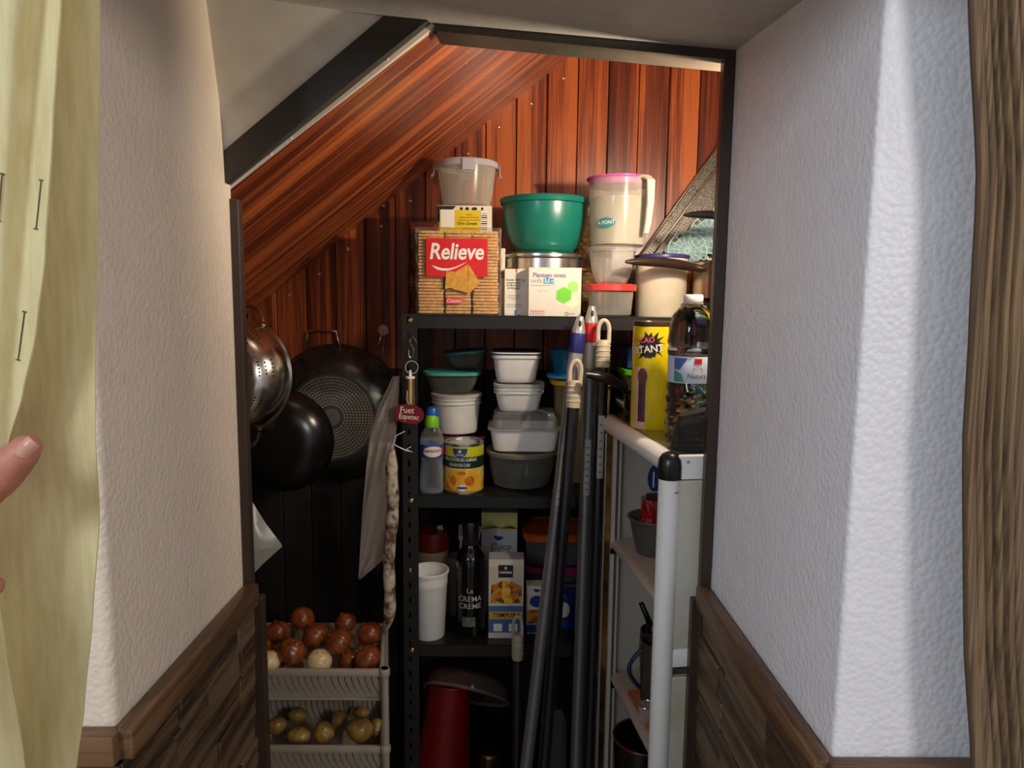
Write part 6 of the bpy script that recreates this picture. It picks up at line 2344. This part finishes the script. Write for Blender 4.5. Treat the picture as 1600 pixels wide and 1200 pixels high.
def shA(u_, v_):
    y = -140 + 1640 * v_
    xr = lerp_tab(edgeA, y)
    px = -330 + (xr + 330) * u_
    dy = -.018 * math.exp(-((px - (20 - y * .06)) / 28) ** 2) + .010 * math.sin(px * .035 + y * .004) * (1 - u_ * .6)
    dy += -.004 * (u_ ** 6)
    return P(px, y, YC - .010 + dy) - o0


part('back_panel', MB().grid(shB, 60, 60, .0012), M_CREAM, cur, smooth=60)
fp = part('front_fold', MB().grid(shA, 60, 60, .0012), M_CREAM, cur, smooth=60)
M_THREAD = mat('dark_thread', srgb(96, 82, 64), .8)
for (xa, ya, xb, yb) in ((67, 282, 59, 358), (41, 487, 31, 562), (6, 272, 0, 345)):
    pts = []
    for k in range(9):
        t = k / 8
        px, py = xa + (xb - xa) * t, ya + (yb - ya) * t
        best = None
        v_ = (py + 140) / 1640
        u_ = (px + 330) / (lerp_tab(edgeA, py) + 330)
        q = shA(min(u_, 1), v_)
        pts.append(q + Vector((0, -.0016, 0)))
    mb = MB().tube(pts, .00042, 6)
    for q in (pts[0], pts[-1]):
        mb.tube([q + Vector((-.0014, 0, .0003)), q + Vector((.0014, 0, -.0003))], .0005, 6)
    part('stitch', mb, M_THREAD, fp)

# right curtain: brown striped
YR = .655
cb = P(1600, 600, YR)
cu2 = thing('curtain', 'brown ribbed curtain hanging at the right edge', 'curtain', (cb.x, cb.y, 0))
o1 = Vector((cb.x, cb.y, 0))
edgeR = [(-120, 1510), (0, 1513), (280, 1526), (520, 1514), (700, 1504), (1000, 1506), (1200, 1518), (1500, 1520)]


def shR(u_, v_):
    y = -140 + 1640 * v_
    xl = lerp_tab(edgeR, y)
    px = xl + (1980 - xl) * u_
    d = (px - xl)
    dy = .010 * math.sin(d * .055 + .4 * math.sin(y * .003)) - .006 * math.cos(d * .021) + .0016 * math.sin(d * .42)
    return P(px, y, YR + dy) - o1


M_BROWN = cloth('brown_stripe_cloth', srgb(92, 70, 48), srgb(146, 118, 84), 700, .15, ribs=(150, 60, 1.2))
hem = part('drape', MB().grid(shR, 200, 40, .0015), M_BROWN, cu2, smooth=60)
part('hem', MB().tube([shR(0, k / 24) + Vector((.001, -.001, 0)) for k in range(25)], .0022, 8), mat('dark_hem', srgb(76, 58, 42), .8), cu2)

# ================================================================== PHOTOGRAPHER (only the hand is in view)
M_SKIN = mat('skin', srgb(186, 120, 98), .5, var=.06, scale=60, bump=.12, bscale=350)
M_SKIN.node_tree.nodes['Principled BSDF'].inputs['Subsurface Weight'].default_value = .12
M_SKIN.node_tree.nodes['Principled BSDF'].inputs['Subsurface Radius'].default_value = (.01, .004, .002)
pe = thing('person', 'person holding the cream curtain aside, only fingers visible', 'person', (0, -.30, 0))
po = Vector((0, -.30, 0))
rel = lambda p: Vector(p) - po
mb = MB()


def limb(pts, rads, n=14):
    pts = [rel(p) for p in pts]
    mb.tube(pts, rads, n)
    for p, r_ in zip(pts, rads):
        mb.ball(p, r_, 14, 10)


YH = .452
thumb = [P(-120, 840, YH + .015), P(-55, 790, YH - .006), P(2, 745, YH - .013), P(34, 710, YH - .012), P(44, 697, YH - .012)]
limb(thumb, [.017, .0138, .0122, .0108, .0092])
wrist = Vector((P(-330, 860, .40).x, .36, P(-330, 860, .40).z))
palm = [wrist, P(-250, 810, YH), P(-190, 760, YH + .012)]
limb(palm, [.026, .032, .034], 16)
kn = [P(-150, 672, YH + .030), P(-165, 735, YH + .034), P(-168, 800, YH + .034), P(-160, 862, YH + .030)]
tips = [[P(-70, 640, YH + .034), P(-22, 636, YH + .018), P(-8, 640, YH + .004)],
        [P(-85, 716, YH + .040), P(-38, 712, YH + .026), P(-26, 718, YH + .014)],
        [P(-85, 800, YH + .040), P(-36, 800, YH + .026), P(-28, 806, YH + .012)],
        [P(-76, 896, YH + .034), P(-24, 910, YH + .018), P(-6, 916, YH + .004)]]
for k_, t3, r_ in zip(kn, tips, (.0095, .0098, .0092, .0080)):
    limb([k_] + t3, [r_ * 1.12, r_, r_ * .95, r_ * .85])
    limb([P(-200, 775, YH + .010), k_], [.020, r_ * 1.2])
# arm, torso, head, legs (unseen; torso widened to shade the lower pantry)
shL, elL = Vector((-.24, -.27, 1.34)), Vector((-.43, -.02, 1.14))
limb([shL, shL.lerp(elL, .5), elL], [.052, .045, .038])
limb([elL, elL.lerp(wrist, .35), wrist], [.038, .040, .026])
shRr, elR, haR = Vector((.22, -.30, 1.34)), Vector((.26, -.16, 1.08)), Vector((.07, -.10, 1.36))
limb([shRr, shRr.lerp(elR, .5), elR], [.052, .045, .038])
limb([elR, elR.lerp(haR, .35), haR], [.038, .038, .026])
limb([haR, haR + Vector((-.02, .015, .05))], [.028, .03])
for k in range(4):
    limb([haR + Vector((-.035, .02, .03 + .016 * k)), haR + Vector((-.055, .030, .035 + .016 * k)), haR + Vector((-.05, .045, .035 + .016 * k))], [.009, .0085, .007])
limb([haR + Vector((.0, .015, .06)), haR + Vector((.012, .03, .085)), haR + Vector((.0, .04, .10))], [.011, .010, .008])
pel = Vector((-.01, -.36, .88))
limb([pel, pel + Vector((0, .01, .14)), Vector((-.015, -.33, 1.20)), Vector((-.015, -.33, 1.31))], [.135, .125, .135, .095], 20)
for s_ in (-1, 1):
    limb([pel + Vector((s_ * .085, 0, .0)), pel + Vector((s_ * .075, .01, .14)), Vector((s_ * .08 - .012, -.33, 1.18)), Vector((s_ * .085 - .012, -.33, 1.27))], [.125, .120, .128, .10], 18)
limb([shL, Vector((-.015, -.32, 1.34)), shRr], [.060, .080, .060])
limb([Vector((-.015, -.32, 1.34)), Vector((-.012, -.29, 1.44))], [.055, .048])
head = Vector((-.010, -.265, 1.55))
mb.ball(rel(head), (.073, .092, .112), 24, 16)
mb.ball(rel(head + Vector((0, .092, -.015))), (.012, .016, .020), 12, 8)
for s_ in (-1, 1):
    mb.ball(rel(head + Vector((s_ * .074, -.005, -.005))), (.010, .020, .030), 12, 8)
    hip, knee, ank = pel + Vector((s_ * .085, .0, -.04)), Vector((s_ * .11 - .01, -.33, .47)), Vector((s_ * .12 - .01, -.36, .07))
    limb([hip, hip.lerp(knee, .5), knee], [.085, .072, .055])
    limb([knee, knee.lerp(ank, .3), ank], [.055, .056, .036])
    limb([ank + Vector((0, -.02, -.03)), ank + Vector((s_ * .02, .13, -.035))], [.036, .034])
body = part('body', mb, M_SKIN, pe, smooth=180)
md = body.modifiers.new('remesh', 'REMESH')
md.mode = 'VOXEL'
md.voxel_size = .0042
md.use_smooth_shade = True
sm = body.modifiers.new('smooth', 'SMOOTH')
sm.factor, sm.iterations = .5, 5
# thumbnail
tip = rel(P(38, 701, YH - .0205))
d_ = (thumb[3] - thumb[2]).normalized()
mn = MB()
sd = d_.cross(Vector((0, 1, 0))).normalized()
def nail_fn(u_, v_):
    a = (u_ - .5) * 1.9
    return tip + d_ * (.0125 * (v_ - .45) * (1 - .25 * (2 * u_ - 1) ** 2)) + sd * (.0054 * math.sin(a)) + Vector((0, .0068 * (1 - math.cos(a)) - .0004 + .0035 * max(0, v_ - .6) ** 1.5 * 4 * .4, 0))
mn.grid(nail_fn, 8, 8, .0006)
part('nail', mn, mat('nail', srgb(206, 150, 132), .3), pe)
# clothes
M_SHIRT = mat('dark_shirt', srgb(40, 44, 58), .8, var=.1)
ms = MB()
def sleeve(pts, rads, n=18):
    ms.tube([rel(p) for p in pts], rads, n)
sleeve([shL, shL.lerp(elL, .5), elL], [.066, .056, .050])
sleeve([elL, elL.lerp(wrist, .35), elL.lerp(wrist, .8)], [.050, .050, .042])
sleeve([shRr, shRr.lerp(elR, .5), elR], [.066, .056, .050])
sleeve([elR, elR.lerp(haR, .35), elR.lerp(haR, .8)], [.050, .048, .042])
sleeve([pel + Vector((0, 0, -.04)), pel + Vector((0, .01, .14)), Vector((-.015, -.33, 1.20)), Vector((-.015, -.33, 1.31)), Vector((-.015, -.32, 1.385))], [.152, .146, .156, .125, .062], 24)
sleeve([shL, Vector((-.015, -.32, 1.345)), shRr], [.072, .096, .072])
for s_ in (-1, 1):
    sleeve([pel + Vector((s_ * .085, 0, -.05)), pel + Vector((s_ * .08, .01, .14)), Vector((s_ * .088 - .012, -.33, 1.18)), Vector((s_ * .10 - .012, -.33, 1.30))], [.142, .138, .145, .11], 20)
part('shirt', ms, M_SHIRT, pe, smooth=60)
ms = MB()
for s_ in (-1, 1):
    hip, knee, ank = pel + Vector((s_ * .085, .0, -.04)), Vector((s_ * .11 - .01, -.33, .47)), Vector((s_ * .12 - .01, -.36, .09))
    sleeve([hip + Vector((0, 0, .08)), hip, knee, ank], [.105, .100, .072, .062])
part('trousers', ms, mat('jeans', srgb(40, 52, 80), .85, var=.15), pe, smooth=60)
mh = MB().ball(rel(head + Vector((0, -.012, .018))), (.080, .092, .106), 24, 16)
hr_ = part('hair', mh, mat('dark_hair', srgb(34, 24, 18), .6, var=.2, scale=80), pe)
me_ = MB()
for s_ in (-1, 1):
    me_.ball(rel(head + Vector((s_ * .031, .080, .008))), (.012, .008, .008), 12, 8)
part('eyes', me_, M_WHITEPRINT, pe)
mm = MB().ball(rel(head + Vector((0, .080, -.055))), (.024, .008, .007), 14, 8)
part('mouth', mm, mat('lips', srgb(170, 84, 80), .4), pe)
